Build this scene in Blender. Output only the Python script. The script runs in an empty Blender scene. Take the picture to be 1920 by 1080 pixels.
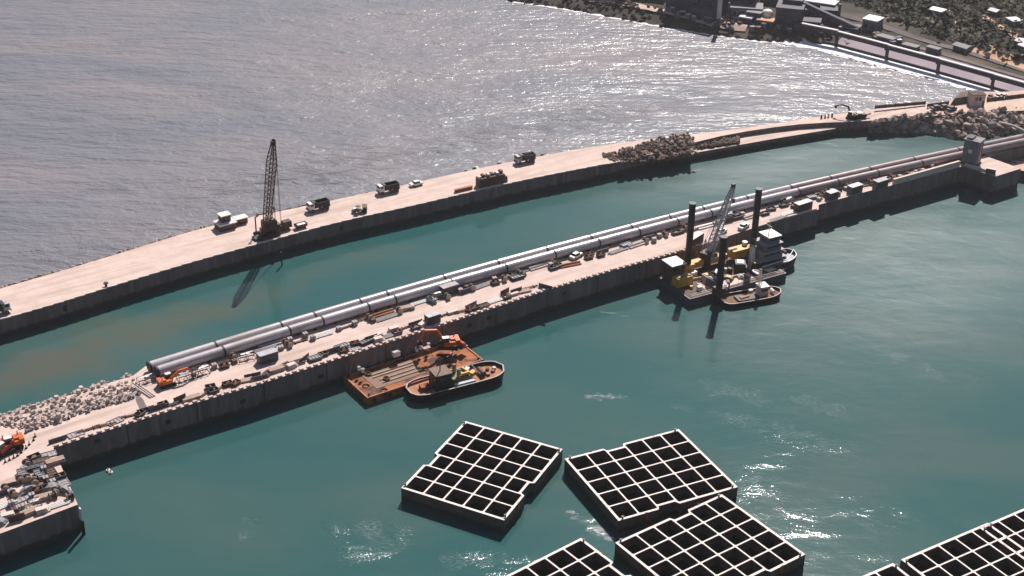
import bpy, bmesh, math, random
from mathutils import Vector, Matrix, noise
from mathutils.geometry import tessellate_polygon
R = math.radians
PI = math.pi
random.seed(11)
scene = bpy.context.scene
COL = scene.collection

# ------------------------------------------------------------------ camera
FPX, PITCH, ROLL, CZ = 2688.43, 0.487243, 0.0186229, 189.045
cp, sp, cr, sr = math.cos(PITCH), math.sin(PITCH), math.cos(ROLL), math.sin(ROLL)
FWD = Vector((0, cp, -sp))
RT = cr * Vector((1, 0, 0)) + sr * Vector((0, sp, cp))
UP = -sr * Vector((1, 0, 0)) + cr * Vector((0, sp, cp))
cam = bpy.data.cameras.new("camera")
cam.sensor_width = 36.0
cam.lens = 36.0 * FPX / 1920.0
cam.clip_start, cam.clip_end = 1.0, 8000.0
camo = bpy.data.objects.new("camera", cam)
COL.objects.link(camo)
camo.matrix_world = Matrix((
    (RT.x, UP.x, -FWD.x, 0), (RT.y, UP.y, -FWD.y, 0), (RT.z, UP.z, -FWD.z, CZ), (0, 0, 0, 1)))
scene.camera = camo

def at(px, py, z=0.0):
    """survey point: where the sight line through a photo pixel meets the level z"""
    d = FWD * FPX + RT * (px - 960) + UP * (540 - py)
    t = (z - CZ) / d.z
    return Vector((d.x * t, d.y * t, z))
def yaw(a, b, z=0.0):
    d = at(*b, z) - at(*a, z)
    return math.atan2(d.y, d.x)
def high(base, py):
    """height above base at which the vertical through base reaches photo row py"""
    lo, hi = 0.0, 120.0
    for _ in range(40):
        m = (lo + hi) / 2
        p = Vector((base.x, base.y, base.z + m - CZ))
        y = 540 - FPX * p.dot(UP) / p.dot(FWD)
        if y > py: lo = m
        else: hi = m
    return lo
def interp(tab, x):
    if x <= tab[0][0]:
        a, b = tab[0], tab[1]
    elif x >= tab[-1][0]:
        a, b = tab[-2], tab[-1]
    else:
        for a, b in zip(tab, tab[1:]):
            if a[0] <= x <= b[0]: break
    t = (x - a[0]) / (b[0] - a[0])
    return a[1] + t * (b[1] - a[1])
def clampi(tab, x):
    return interp(tab, min(max(x, tab[0][0]), tab[-1][0]))

# ------------------------------------------------------------------ materials
def mat(name, col, rough=0.8, col2=None, scale=0.5, metal=0.0, bump=0.0, bscale=4.0, contrast=(0.35, 0.65), spec=0.4, stretch=None, streak=None):
    m = bpy.data.materials.new(name); m.use_nodes = True
    nt = m.node_tree; n = nt.nodes; l = nt.links
    b = n["Principled BSDF"]
    b.inputs["Roughness"].default_value = rough
    b.inputs["Metallic"].default_value = metal
    b.inputs["Specular IOR Level"].default_value = spec
    tc = n.new("ShaderNodeTexCoord"); src = tc.outputs["Object"]
    if stretch:
        mp = n.new("ShaderNodeMapping"); mp.inputs["Scale"].default_value = stretch[:3]
        if len(stretch) > 3: mp.inputs["Rotation"].default_value[2] = stretch[3]
        l.new(src, mp.inputs[0]); src = mp.outputs[0]
    if col2 is None: col2 = tuple(c * 0.72 for c in col)
    no = n.new("ShaderNodeTexNoise"); no.inputs["Scale"].default_value = scale
    no.inputs["Detail"].default_value = 8; no.inputs["Roughness"].default_value = 0.65
    l.new(src, no.inputs["Vector"])
    ra = n.new("ShaderNodeValToRGB"); ra.color_ramp.elements[0].position = contrast[0]; ra.color_ramp.elements[1].position = contrast[1]
    ra.color_ramp.elements[0].color = (*col2, 1); ra.color_ramp.elements[1].color = (*col, 1)
    l.new(no.outputs[0], ra.inputs[0]); out = ra.outputs[0]
    if streak:                       # a second, larger pattern: stains, tracks
        c3, s3, st3, lo, hi = streak
        mp = n.new("ShaderNodeMapping"); mp.inputs["Scale"].default_value = st3[:3]
        mp.vector_type = 'TEXTURE'
        if len(st3) > 3: mp.inputs["Rotation"].default_value[2] = st3[3]
        l.new(tc.outputs["Object"], mp.inputs[0])
        n3 = n.new("ShaderNodeTexNoise"); n3.inputs["Scale"].default_value = s3; n3.inputs["Detail"].default_value = 5
        l.new(mp.outputs[0], n3.inputs["Vector"])
        mr = n.new("ShaderNodeMapRange"); mr.inputs[1].default_value = lo; mr.inputs[2].default_value = hi
        l.new(n3.outputs[0], mr.inputs[0])
        mx = n.new("ShaderNodeMix"); mx.data_type = 'RGBA'
        l.new(mr.outputs[0], mx.inputs[0]); l.new(out, mx.inputs[6]); mx.inputs[7].default_value = (*c3, 1)
        out = mx.outputs[2]
    l.new(out, b.inputs["Base Color"])
    if bump:
        nb = n.new("ShaderNodeTexNoise"); nb.inputs["Scale"].default_value = bscale; nb.inputs["Detail"].default_value = 6
        l.new(tc.outputs["Object"], nb.inputs["Vector"])
        bu = n.new("ShaderNodeBump"); bu.inputs["Distance"].default_value = bump; bu.inputs["Strength"].default_value = 0.7
        l.new(nb.outputs[0], bu.inputs["Height"]); l.new(bu.outputs[0], b.inputs["Normal"])
    return m

QA = math.atan2(170, 247)
M = {}
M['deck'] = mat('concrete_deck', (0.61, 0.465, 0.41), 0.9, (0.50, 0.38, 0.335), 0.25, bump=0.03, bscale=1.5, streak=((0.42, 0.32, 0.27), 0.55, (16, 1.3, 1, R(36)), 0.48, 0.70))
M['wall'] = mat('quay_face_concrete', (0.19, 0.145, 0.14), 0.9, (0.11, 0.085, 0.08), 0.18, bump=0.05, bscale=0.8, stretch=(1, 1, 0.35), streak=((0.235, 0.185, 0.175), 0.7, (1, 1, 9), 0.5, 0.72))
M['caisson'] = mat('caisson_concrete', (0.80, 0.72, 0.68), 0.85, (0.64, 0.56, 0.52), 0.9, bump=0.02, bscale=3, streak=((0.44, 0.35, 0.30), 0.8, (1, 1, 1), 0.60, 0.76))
M['caisson_shaded_side'] = mat('caisson_shaded_concrete', (0.12, 0.088, 0.080), 0.9, (0.07, 0.052, 0.047), 0.5, stretch=(1, 1, 0.3), bump=0.03, bscale=2)  # the rim concrete again, shade of sides and cells put into its colour
M['armour'] = mat('armour_concrete', (0.56, 0.455, 0.41), 0.9, (0.38, 0.31, 0.28), 0.8, bump=0.03)
M['rock'] = mat('quarry_rock', (0.20, 0.14, 0.115), 0.95, (0.09, 0.062, 0.054), 0.35, bump=0.1, bscale=2)
M['rock_pale'] = mat('pale_quarry_rock', (0.47, 0.365, 0.315), 0.95, (0.25, 0.19, 0.16), 0.4, bump=0.1, bscale=2)
M['dark_rock'] = mat('dark_revetment_rock', (0.10, 0.068, 0.058), 0.95, (0.045, 0.032, 0.034), 0.2, bump=0.3, bscale=0.6)
M['pipe'] = mat('pipe_shell', (0.50, 0.455, 0.47), 0.23, (0.40, 0.36, 0.375), 0.6, spec=1.0, streak=((0.30, 0.23, 0.21), 0.5, (6, 1, 1, R(34)), 0.55, 0.75))
def vary(m, lo, hi):                # each separate piece a little lighter or darker
    nt = m.node_tree; n = nt.nodes; l = nt.links; b = n["Principled BSDF"]; src = b.inputs["Base Color"].links[0].from_socket
    oi = n.new("ShaderNodeObjectInfo"); mr = n.new("ShaderNodeMapRange"); mr.inputs[3].default_value = lo; mr.inputs[4].default_value = hi; l.new(oi.outputs["Random"], mr.inputs[0])
    hs = n.new("ShaderNodeHueSaturation"); l.new(mr.outputs[0], hs.inputs["Value"]); l.new(src, hs.inputs["Color"]); l.new(hs.outputs[0], b.inputs["Base Color"])
vary(M['pipe'], 0.84, 1.12)
M['pipe_far'] = mat('dusty_pipe_shell', (0.33, 0.255, 0.255), 0.30, (0.23, 0.165, 0.165), 0.3, spec=0.8); vary(M['pipe_far'], 0.85, 1.1)
vary(M['armour'], 0.72, 1.08); vary(M['rock_pale'], .75, 1.1); vary(M['rock'], .75, 1.15)
M['coupling'] = mat('pipe_coupling', (0.03, 0.028, 0.035), 0.6)
M['rust'] = mat('rusty_plate', (0.43, 0.135, 0.042), 0.85, (0.22, 0.07, 0.028), 0.45, bump=0.03, streak=((0.07, 0.032, 0.025), 0.35, (1, 1, 1), 0.46, 0.62))
M['rust_light'] = mat('worn_rust_rim', (0.46, 0.21, 0.12), 0.85, (0.3, 0.12, 0.06), 0.6)
M['timber_deck'] = mat('weathered_timber_deck', (0.28, 0.19, 0.135), 0.9, (0.17, 0.105, 0.075), 0.4, stretch=(1, 9, 1), contrast=(0.3, 0.7))
M['black_steel'] = mat('black_steel', (0.022, 0.02, 0.022), 0.55, (0.012, 0.011, 0.012), 1.5)
M['dark_red_steel'] = mat('dark_red_brown_steel', (0.045, 0.02, 0.018), 0.6, (0.025, 0.012, 0.012), 0.8)
M['grey_steel'] = mat('grey_steel', (0.22, 0.22, 0.24), 0.5, (0.13, 0.13, 0.15), 0.8)
M['lattice'] = mat('grey_lattice_paint', (0.52, 0.48, 0.48), 0.5, (0.40, 0.37, 0.37), 1.0)
M['brown_steel'] = mat('brown_orange_paint', (0.15, 0.06, 0.032), 0.6, (0.06, 0.028, 0.02), 0.8)
M['orange'] = mat('orange_paint', (0.60, 0.13, 0.02), 0.45, (0.45, 0.09, 0.02), 0.9)
M['red'] = mat('red_paint', (0.42, 0.05, 0.02), 0.5, (0.28, 0.03, 0.02), 0.9)
M['yellow'] = mat('yellow_paint', (0.60, 0.33, 0.03), 0.5, (0.40, 0.21, 0.02), 0.5)
M['white'] = mat('white_paint', (0.80, 0.75, 0.72), 0.45, (0.68, 0.63, 0.60), 0.9)
M['grey_paint'] = mat('pale_grey_paint', (0.42, 0.42, 0.45), 0.5, (0.30, 0.30, 0.33), 0.6)
M['green_paint'] = mat('olive_paint', (0.12, 0.13, 0.04), 0.6, (0.07, 0.08, 0.03), 0.7)
M['glass'] = mat('dark_glass', (0.015, 0.017, 0.02), 0.12, (0.01, 0.012, 0.015), 0.5, spec=0.6)
M['rubber'] = mat('tyre_rubber', (0.018, 0.017, 0.017), 0.85)
M['timber'] = mat('sawn_timber', (0.50, 0.37, 0.29), 0.85, (0.30, 0.20, 0.15), 0.8, stretch=(1, 5, 1))
M['brown_timber'] = mat('brown_timber', (0.23, 0.13, 0.085), 0.9, (0.12, 0.065, 0.045), 0.8, stretch=(1, 5, 1))
M['pale_concrete'] = mat('pale_precast_concrete', (0.66, 0.56, 0.51), 0.9, (0.52, 0.43, 0.39), 0.7)
M['tarp'] = mat('grey_tarpaulin', (0.36, 0.32, 0.33), 0.6, (0.24, 0.21, 0.22), 0.5, bump=0.1, bscale=1.2)
M['dark_mesh'] = mat('dark_galvanised_steel', (0.09, 0.085, 0.10), 0.5, (0.05, 0.047, 0.055), 1)
M['brown_panel'] = mat('brown_cladding', (0.12, 0.07, 0.05), 0.8, (0.075, 0.045, 0.035), 0.5)
M['cream'] = mat('cream_render', (0.66, 0.52, 0.44), 0.85, (0.55, 0.43, 0.36), 0.4)
M['tower_grey'] = mat('grey_tower_cladding', (0.23, 0.215, 0.235), 0.75, (0.15, 0.14, 0.155), 0.35, stretch=(1, 1, 0.4))
M['tower_dark'] = mat('dark_tower_cladding', (0.10, 0.09, 0.10), 0.75, (0.06, 0.055, 0.06), 0.35, stretch=(1, 1, 0.3))
M['navy'] = mat('navy_plant_cladding', (0.055, 0.055, 0.085), 0.7, (0.035, 0.035, 0.055), 0.08)
M['plant_grey'] = mat('grey_plant_cladding', (0.16, 0.15, 0.17), 0.7, (0.13, 0.125, 0.14), 0.1)
M['roof_pale'] = mat('pale_roof_sheet', (0.66, 0.62, 0.63), 0.7, (0.52, 0.48, 0.49), 0.15)
M['tan_roof'] = mat('tan_earth', (0.60, 0.37, 0.24), 0.9, (0.46, 0.27, 0.17), 0.12)
M['conveyor'] = mat('dark_conveyor_cladding', (0.05, 0.04, 0.055), 0.7, (0.03, 0.025, 0.035), 0.2)
M['road'] = mat('grey_road', (0.19, 0.155, 0.15), 0.95, (0.12, 0.10, 0.10), 0.08)
M['sand'] = mat('wet_sand', (0.34, 0.28, 0.31), 0.85, (0.25, 0.205, 0.235), 0.05, bump=0.02, spec=0.15)
M['earth'] = mat('dusty_earth', (0.22, 0.155, 0.125), 0.95, (0.10, 0.072, 0.062), 0.05, bump=0.3, bscale=0.3, streak=((0.36, 0.27, 0.22), 0.05, (3, 1, 1, R(-20)), 0.52, 0.62))
M['dirt_pale'] = mat('pale_dirt_track', (0.58, 0.43, 0.36), 0.95, (0.44, 0.32, 0.26), 0.1)
M['scrub'] = mat('scrub_leaves', (0.042, 0.045, 0.024), 0.9, (0.022, 0.024, 0.015), 0.15)
M['hill'] = mat('scrubby_hillside', (0.050, 0.043, 0.030), 0.95, (0.027, 0.024, 0.019), 0.04, bump=0.5, bscale=0.2, streak=((0.16, 0.125, 0.085), 0.05, (3, 1, 1, R(-30)), 0.50, 0.66))

# tide line on the quay faces: a dark weedy band near the water
def tide(m, lvl=0.9):
    nt = m.node_tree; n = nt.nodes; l = nt.links; b = n["Principled BSDF"]; src = b.inputs["Base Color"].links[0].from_socket
    tc = n.new("ShaderNodeTexCoord"); sx = n.new("ShaderNodeSeparateXYZ"); l.new(tc.outputs["Object"], sx.inputs[0])
    no = n.new("ShaderNodeTexNoise"); no.inputs["Scale"].default_value = 0.5; no.inputs["Detail"].default_value = 6; l.new(tc.outputs["Object"], no.inputs["Vector"])
    ad = n.new("ShaderNodeMath"); ad.operation = 'MULTIPLY_ADD'; l.new(no.outputs[0], ad.inputs[0]); ad.inputs[1].default_value = -2.0; l.new(sx.outputs[2], ad.inputs[2])
    mr = n.new("ShaderNodeMapRange"); mr.inputs[1].default_value = lvl - 1.2; mr.inputs[2].default_value = lvl - 0.6; mr.inputs[3].default_value = 1.0; mr.inputs[4].default_value = 0.0; l.new(ad.outputs[0], mr.inputs[0])
    mx = n.new("ShaderNodeMix"); mx.data_type = 'RGBA'; l.new(mr.outputs[0], mx.inputs[0]); l.new(src, mx.inputs[6]); mx.inputs[7].default_value = (0.035, 0.042, 0.030, 1)
    l.new(mx.outputs[2], b.inputs["Base Color"])
tide(M['wall'], 1.6); tide(M['caisson_shaded_side'], 1.1)

# ------------------------------------------------------------------ mesh builder
class MB:
    def __init__(s): s.v = []; s.f = []; s.m = []; s.mi = 0
    def add(s, vs, fs):
        o = len(s.v); s.v += [tuple(v) for v in vs]
        for f in fs: s.f.append([o + i for i in f]); s.m.append(s.mi)
        return s
    def slot(s, i): s.mi = i; return s
    def box(s, c, d, rz=0, ry=0, rx=0, taper=1.0):
        X, Y, Z = d[0] / 2, d[1] / 2, d[2] / 2
        ro = Matrix.Rotation(rz, 3, 'Z') @ Matrix.Rotation(ry, 3, 'Y') @ Matrix.Rotation(rx, 3, 'X')
        vs = []
        for z in (-Z, Z):
            k = taper if z > 0 else 1
            for x, y in ((-X * k, -Y * k), (X * k, -Y * k), (X * k, Y * k), (-X * k, Y * k)):
                vs.append(ro @ Vector((x, y, z)) + Vector(c))
        return s.add(vs, [(3, 2, 1, 0), (4, 5, 6, 7), (0, 1, 5, 4), (1, 2, 6, 5), (2, 3, 7, 6), (3, 0, 4, 7)])
    def cyl(s, p0, p1, r, n=10, r2=None, caps=True):
        p0, p1 = Vector(p0), Vector(p1); r2 = r if r2 is None else r2
        d = (p1 - p0).normalized()
        a = d.orthogonal().normalized(); b = d.cross(a)
        vs = []
        for p, q in ((p0, r), (p1, r2)):
            for i in range(n):
                t = 2 * PI * i / n
                vs.append(p + (a * math.cos(t) + b * math.sin(t)) * q)
        fs = [(i, (i + 1) % n, n + (i + 1) % n, n + i) for i in range(n)]
        if caps: fs += [tuple(range(n - 1, -1, -1)), tuple(range(n, 2 * n))]
        return s.add(vs, fs)
    def bar(s, p0, p1, w=0.1): return s.cyl(p0, p1, w / 2, 4)
    def prism(s, pts, z0, z1, top=True, bottom=True):
        n = len(pts); vs = [(p[0], p[1], z0) for p in pts] + [(p[0], p[1], z1) for p in pts]
        fs = [(i, (i + 1) % n, n + (i + 1) % n, n + i) for i in range(n)]
        if top: fs.append(tuple(range(n, 2 * n)))
        if bottom: fs.append(tuple(range(n - 1, -1, -1)))
        return s.add(vs, fs)
    def blob(s, c, r, seed=0, sub=1, rough=0.35, sq=(1, 1, 1)):
        vs, fs = ICO[sub]; o = Vector((seed * 3.1, seed * 1.7, seed * 0.9))
        ro = Matrix.Rotation(seed * 2.4, 3, 'Z') @ Matrix.Rotation(seed * 1.3, 3, 'X')
        out = []
        for v in vs:
            k = 1 + rough * (noise.noise(v * 1.3 + o) * 1.6)
            w = ro @ Vector((v.x * sq[0], v.y * sq[1], v.z * sq[2])) * (r * k)
            out.append(w + Vector(c))
        return s.add(out, fs)
    def lattice(s, p0, p1, w0, w1, wend0, wend1, bays, t=0.12, up=Vector((0, 0, 1))):
        """four chords with zigzag bracing, tapered to wend at both ends"""
        p0, p1 = Vector(p0), Vector(p1); d = (p1 - p0).normalized()
        a = d.cross(up).normalized() if abs(d.dot(up)) < 0.98 else Vector((1, 0, 0)); b = d.cross(a)
        rings = []
        for i in range(bays + 1):
            t_ = i / bays; w = w0 + (w1 - w0) * t_
            if t_ < 0.18: w = wend0 + (w - wend0) * t_ / 0.18
            if t_ > 0.8: w = wend1 + (w - wend1) * (1 - t_) / 0.2
            c = p0.lerp(p1, t_)
            rings.append([c + (a * x + b * y) * (w / 2) for x, y in ((-1, -1), (1, -1), (1, 1), (-1, 1))])
        for r0, r1 in zip(rings, rings[1:]):
            for k in range(4):
                s.bar(r0[k], r1[k], t * 1.5)
                s.bar(r0[k], r1[(k + 1) % 4], t * 0.8)
                s.bar(r1[k], r1[(k + 1) % 4], t * 0.8)
        return s
    def build(s, name, mats, parent=None, loc=None, rz=0, smooth=False):
        me = bpy.data.meshes.new(name); me.from_pydata(s.v, [], s.f); me.update()
        for m in (mats if isinstance(mats, (list, tuple)) else [mats]): me.materials.append(m)
        for p, i in zip(me.polygons, s.m):
            p.material_index = i
            if smooth: p.use_smooth = True
        o = bpy.data.objects.new(name, me); COL.objects.link(o)
        if parent: o.parent = parent
        if loc is not None: o.location = loc
        o.rotation_euler[2] = rz
        return o
ICO = {}
for sub in (1, 2):
    bm = bmesh.new(); bmesh.ops.create_icosphere(bm, subdivisions=sub, radius=1)
    ICO[sub] = ([v.co.copy() for v in bm.verts], [tuple(v.index for v in f.verts) for f in bm.faces]); bm.free()

def tag(o, label, cat, group=None, kind=None):
    if label: o['label'] = label
    if cat: o['category'] = cat
    if group: o['group'] = group
    if kind: o['kind'] = kind
    return o
def struct(o, kind='structure'):
    o['kind'] = kind; return o
def empty(name, loc, rz=0):
    o = bpy.data.objects.new(name, None); COL.objects.link(o)
    o.location = loc; o.rotation_euler[2] = rz; o.empty_display_size = 0.5
    return o
KIDS = {}
def copy_tree(o, parent=None):
    c = o.copy(); COL.objects.link(c)
    if parent: c.parent = parent
    for ch in [x for x in o.children]: copy_tree(ch, c)
    return c

# ------------------------------------------------------------------ light
SUN_AZ, SUN_EL = R(13), R(46)
w = bpy.data.worlds.new("World"); scene.world = w; w.use_nodes = True
nt = w.node_tree; bg = nt.nodes["Background"]
sky = nt.nodes.new("ShaderNodeTexSky"); sky.sky_type = 'NISHITA'; sky.sun_disc = False
sky.sun_elevation = SUN_EL; sky.sun_rotation = SUN_AZ
nt.links.new(sky.outputs[0], bg.inputs[0]); bg.inputs[1].default_value = 0.05
sl = bpy.data.lights.new("sun", 'SUN'); sl.energy = 5.0; sl.angle = R(0.5); sl.color = (1.0, 0.93, 0.87)
so = bpy.data.objects.new("sun", sl); COL.objects.link(so)
SD = Vector((math.sin(SUN_AZ) * math.cos(SUN_EL), math.cos(SUN_AZ) * math.cos(SUN_EL), math.sin(SUN_EL)))
so.rotation_euler = (-SD).to_track_quat('-Z', 'Y').to_euler()
scene.view_settings.view_transform = 'Standard'; scene.view_settings.look = 'None'
scene.view_settings.exposure = 0.45; scene.view_settings.gamma = 1.0
scene.render.engine = 'CYCLES'
scene.cycles.max_bounces = 6; scene.cycles.diffuse_bounces = 2; scene.cycles.use_denoising = True
HAZE = 0.00007

# ------------------------------------------------------------------ shared lines of the place
NE = [(0, 600), (100, 572.5), (200, 540), (300, 510), (400, 480), (480, 460), (520, 447.5), (640, 415), (760, 390), (880, 361), (950, 345), (1050, 324), (1150, 306), (1220, 291), (1290, 270), (1340, 255), (1365, 251), (1440, 239.5), (1540, 227), (1565, 228), (1610, 231), (1715, 217), (1800, 206)]
FE = [(0, 541), (100, 512.5), (200, 482.5), (300, 451), (400, 421), (550, 391), (615, 377.5), (710, 357), (800, 337.5), (900, 315), (1000, 295), (1100, 276), (1225, 259), (1340, 247.5), (1440, 234), (1540, 217.5), (1590, 210), (1700, 198), (1777, 191)]
import numpy as np
def smooth_line(t):
    x = np.arange(-400, 2001, 10.0); y = np.array([interp(t, v) for v in x])
    k = np.ones(11) / 11
    for _ in range(2):
        y[10:-10] = np.convolve(np.pad(y, 5, mode='edge'), k, 'valid')[10:-10]
    return [(float(p), float(q)) for p, q in zip(x[10:-10:5], y[10:-10:5])]
NE, FE = smooth_line(NE), smooth_line(FE)
ZO = [(0, 5.4), (1050, 5.4), (1150, 5.1), (1320, 4.6), (1640, 4.6), (1780, 5.3), (1900, 5.3)]     # outer deck level by photo column
LE = [(1150, 306), (1240, 297), (1340, 280), (1440, 262), (1567, 241)]   # outer edge of the low ledge
ZQ = 7.0
NI = [(100, 840), (240, 795), (360, 757.5), (480, 722.5), (600, 684), (741, 638), (882, 592), (1025, 544.6), (1150, 507), (1275, 472), (1436, 420)]
NI2 = [(1535, 384), (1627, 358.6), (1710, 338), (1806, 311.5), (1866, 331), (1914, 316), (1852, 294), (2000, 255)]
FPX_ = [(277, 675), (402, 640), (527, 605), (590, 587), (676, 562), (728, 549), (833, 517), (932, 487), (1023, 462), (1106, 440), (1181, 420), (1252, 401), (1316, 386), (1398, 366), (1480, 346), (1555, 329), (1631, 313), (1714, 295), (1797, 277), (1918, 252), (2000, 236)]
PD = 2.55
far_pipe = [at(x, y, ZQ + PD + 0.25) - Vector((0, 0, PD / 2)) for x, y in FPX_]
_u = Vector((math.cos(R(32)), math.sin(R(32)), 0)); _v = Vector((-_u.y, _u.x, 0)); _o = far_pipe[0]
_c = np.polyfit([(p - _o).dot(_u) for p in far_pipe], [(p - _o).dot(_v) for p in far_pipe], 2)
far_pipe = [_o + _u * (p - _o).dot(_u) + _v * float(np.polyval(_c, (p - _o).dot(_u))) for p in far_pipe]

# ------------------------------------------------------------------ water
def water_mat(name, deep, tint, rough, waves, patches=None, ruffle=None, silt=()):
    m = bpy.data.materials.new(name); m.use_nodes = True
    nt = m.node_tree; n = nt.nodes; l = nt.links; b = n["Principled BSDF"]
    b.inputs["IOR"].default_value = 1.33
    b.inputs["Roughness"].default_value = rough
    tc = n.new("ShaderNodeTexCoord"); P = tc.outputs["Object"]
    def noi(scale, detail, rgh=0.55, st=(1, 1, 1), rot=0.0, dist=0.0):
        mp = n.new("ShaderNodeMapping"); mp.inputs["Scale"].default_value = st; mp.inputs["Rotation"].default_value[2] = rot
        l.new(P, mp.inputs[0])
        t = n.new("ShaderNodeTexNoise"); t.inputs["Scale"].default_value = scale; t.inputs["Detail"].default_value = detail
        t.inputs["Roughness"].default_value = rgh; t.inputs["Distortion"].default_value = dist
        l.new(mp.outputs[0], t.inputs["Vector"]); return t.outputs[0]
    def math_(op, a, b_=None, c=None):
        q = n.new("ShaderNodeMath"); q.operation = op
        for i, x in enumerate((a, b_, c)):
            if x is None: continue
            if isinstance(x, (int, float)): q.inputs[i].default_value = x
            else: l.new(x, q.inputs[i])
        return q.outputs[0]
    big = noi(0.012, 4, 0.5, (1, 2.2, 1), R(-30), 0.6)
    mr = n.new("ShaderNodeMapRange"); mr.inputs[1].default_value = 0.38; mr.inputs[2].default_value = 0.64; l.new(big, mr.inputs[0])
    mx = n.new("ShaderNodeMix"); mx.data_type = 'RGBA'; mx.inputs[6].default_value = (*deep, 1); mx.inputs[7].default_value = (*tint, 1)
    l.new(mr.outputs[0], mx.inputs[0]); l.new(mx.outputs[2], b.inputs["Base Color"])
    for (cx, cy, rx, ry, rot, a, colr) in silt:                 # silty plumes
        mp = n.new("ShaderNodeMapping"); mp.vector_type = 'TEXTURE'
        mp.inputs["Location"].default_value = (cx, cy, 0); mp.inputs["Rotation"].default_value[2] = rot; mp.inputs["Scale"].default_value = (rx, ry, 1)
        l.new(P, mp.inputs[0]); ln = n.new("ShaderNodeVectorMath"); ln.operation = 'LENGTH'; l.new(mp.outputs[0], ln.inputs[0])
        wob = math_('ADD', ln.outputs["Value"], math_('MULTIPLY', math_('SUBTRACT', noi(0.05, 4, 0.6, (1, 1.8, 1), R(-30), 0.5), 0.5), 1.3))
        f = n.new("ShaderNodeMapRange"); f.interpolation_type = 'SMOOTHSTEP'; f.inputs[1].default_value = 0.15; f.inputs[2].default_value = 1.0; f.inputs[3].default_value = a; f.inputs[4].default_value = 0.0
        l.new(wob, f.inputs[0]); m2 = n.new("ShaderNodeMix"); m2.data_type = 'RGBA'; l.new(f.outputs[0], m2.inputs[0]); l.new(b.inputs["Base Color"].links[0].from_socket, m2.inputs[6]); m2.inputs[7].default_value = (*colr, 1)
        l.new(m2.outputs[2], b.inputs["Base Color"])
    h = None
    for (sc, det, st, rot, amp) in waves:
        t = math_('MULTIPLY', noi(sc, det, 0.5, st, rot, 0.3), amp)
        h = t if h is None else math_('ADD', h, t)
    strength = None
    if ruffle:
        acc = None
        for (cx, cy, rx, ry, rot, a) in ruffle:
            mp = n.new("ShaderNodeMapping"); mp.vector_type = 'TEXTURE'
            mp.inputs["Location"].default_value = (cx, cy, 0); mp.inputs["Rotation"].default_value[2] = rot; mp.inputs["Scale"].default_value = (rx, ry, 1)
            l.new(P, mp.inputs[0])
            ln = n.new("ShaderNodeVectorMath"); ln.operation = 'LENGTH'; l.new(mp.outputs[0], ln.inputs[0])
            f = n.new("ShaderNodeMapRange"); f.interpolation_type = 'SMOOTHSTEP'
            f.inputs[1].default_value = 0.0; f.inputs[2].default_value = 1.0; f.inputs[3].default_value = a; f.inputs[4].default_value = 0.0
            l.new(ln.outputs["Value"], f.inputs[0]); acc = f.outputs[0] if acc is None else math_('MAXIMUM', acc, f.outputs[0])
        wv = noi(0.03, 3, 0.5, (1, 3, 1), R(-20), 0.5)
        l.new(math_('ADD', math_('MULTIPLY', acc, math_('ADD', math_('MULTIPLY', wv, 0.8), 0.6)), rough), b.inputs["Roughness"])
    if patches:
        gust = noi(0.09, 5, 0.65, (1, 2.2, 1), R(-12), 0.8)
        gm = n.new("ShaderNodeMapRange"); gm.inputs[1].default_value = 0.44; gm.inputs[2].default_value = 0.68; l.new(gust, gm.inputs[0])
        tot = None
        for (cx, cy, rx, ry, rot, a) in patches:
            mp = n.new("ShaderNodeMapping"); mp.vector_type = 'TEXTURE'
            mp.inputs["Location"].default_value = (cx, cy, 0); mp.inputs["Rotation"].default_value[2] = rot; mp.inputs["Scale"].default_value = (rx, ry, 1)
            l.new(P, mp.inputs[0])
            ln = n.new("ShaderNodeVectorMath"); ln.operation = 'LENGTH'; l.new(mp.outputs[0], ln.inputs[0])
            f = n.new("ShaderNodeMapRange"); f.interpolation_type = 'SMOOTHSTEP'
            f.inputs[1].default_value = 0.1; f.inputs[2].default_value = 1.0; f.inputs[3].default_value = a; f.inputs[4].default_value = 0.0
            l.new(ln.outputs["Value"], f.inputs[0])
            tot = f.outputs[0] if tot is None else math_('ADD', tot, f.outputs[0])
        strength = math_('ADD', math_('MULTIPLY', tot, gm.outputs[0]), 0.055)
        rp = noi(1.7, 4, 0.6, (1, 1.25, 1), R(-8), 0.3)
        h = math_('ADD', h, math_('MULTIPLY', math_('MULTIPLY', rp, strength), 0.16))
    bu = n.new("ShaderNodeBump"); bu.inputs["Strength"].default_value = 1.0; bu.inputs["Distance"].default_value = 1.0
    l.new(h, bu.inputs["Height"]); l.new(bu.outputs[0], b.inputs["Normal"])
    return m
def pt(px, py): 
    p = at(px, py, 0); return p.x, p.y
sea_patches = [pt(px, py) + (rx, ry, R(30), a) for px, py, rx, ry, a in ((120, 470, 50, 22, 1.3), (420, 360, 60, 26, 1.5), (700, 300, 60, 26, 1.6), (1000, 235, 60, 26, 1.4), (1300, 190, 70, 30, 1.0), (640, 180, 70, 30, .7))]
sea_patches = [q[:5] + (q[5] * 3.2,) for q in sea_patches]
sea_m = water_mat('open_sea_water', (0.142, 0.147, 0.172), (0.190, 0.176, 0.192), 0.42,
                  [(0.02, 2, (1, 2.6, 1), R(-14), 2.5), (0.075, 2, (1, 3.0, 1), R(8), 1.0), (0.22, 2, (1, 2.0, 1), R(-6), 0.52), (0.6, 2, (1, 1.7, 1), R(-2), 0.22)], sea_patches)
bs = sea_m.node_tree.nodes["Principled BSDF"]
bs.inputs["Specular IOR Level"].default_value = 0.20; bs.inputs["Coat Weight"].default_value = 0.16; bs.inputs["Coat Roughness"].default_value = 0.12; bs.inputs["Coat IOR"].default_value = 1.33
sea_m.node_tree.links.new(sea_m.node_tree.nodes["Bump"].outputs[0], bs.inputs["Coat Normal"])
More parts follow.
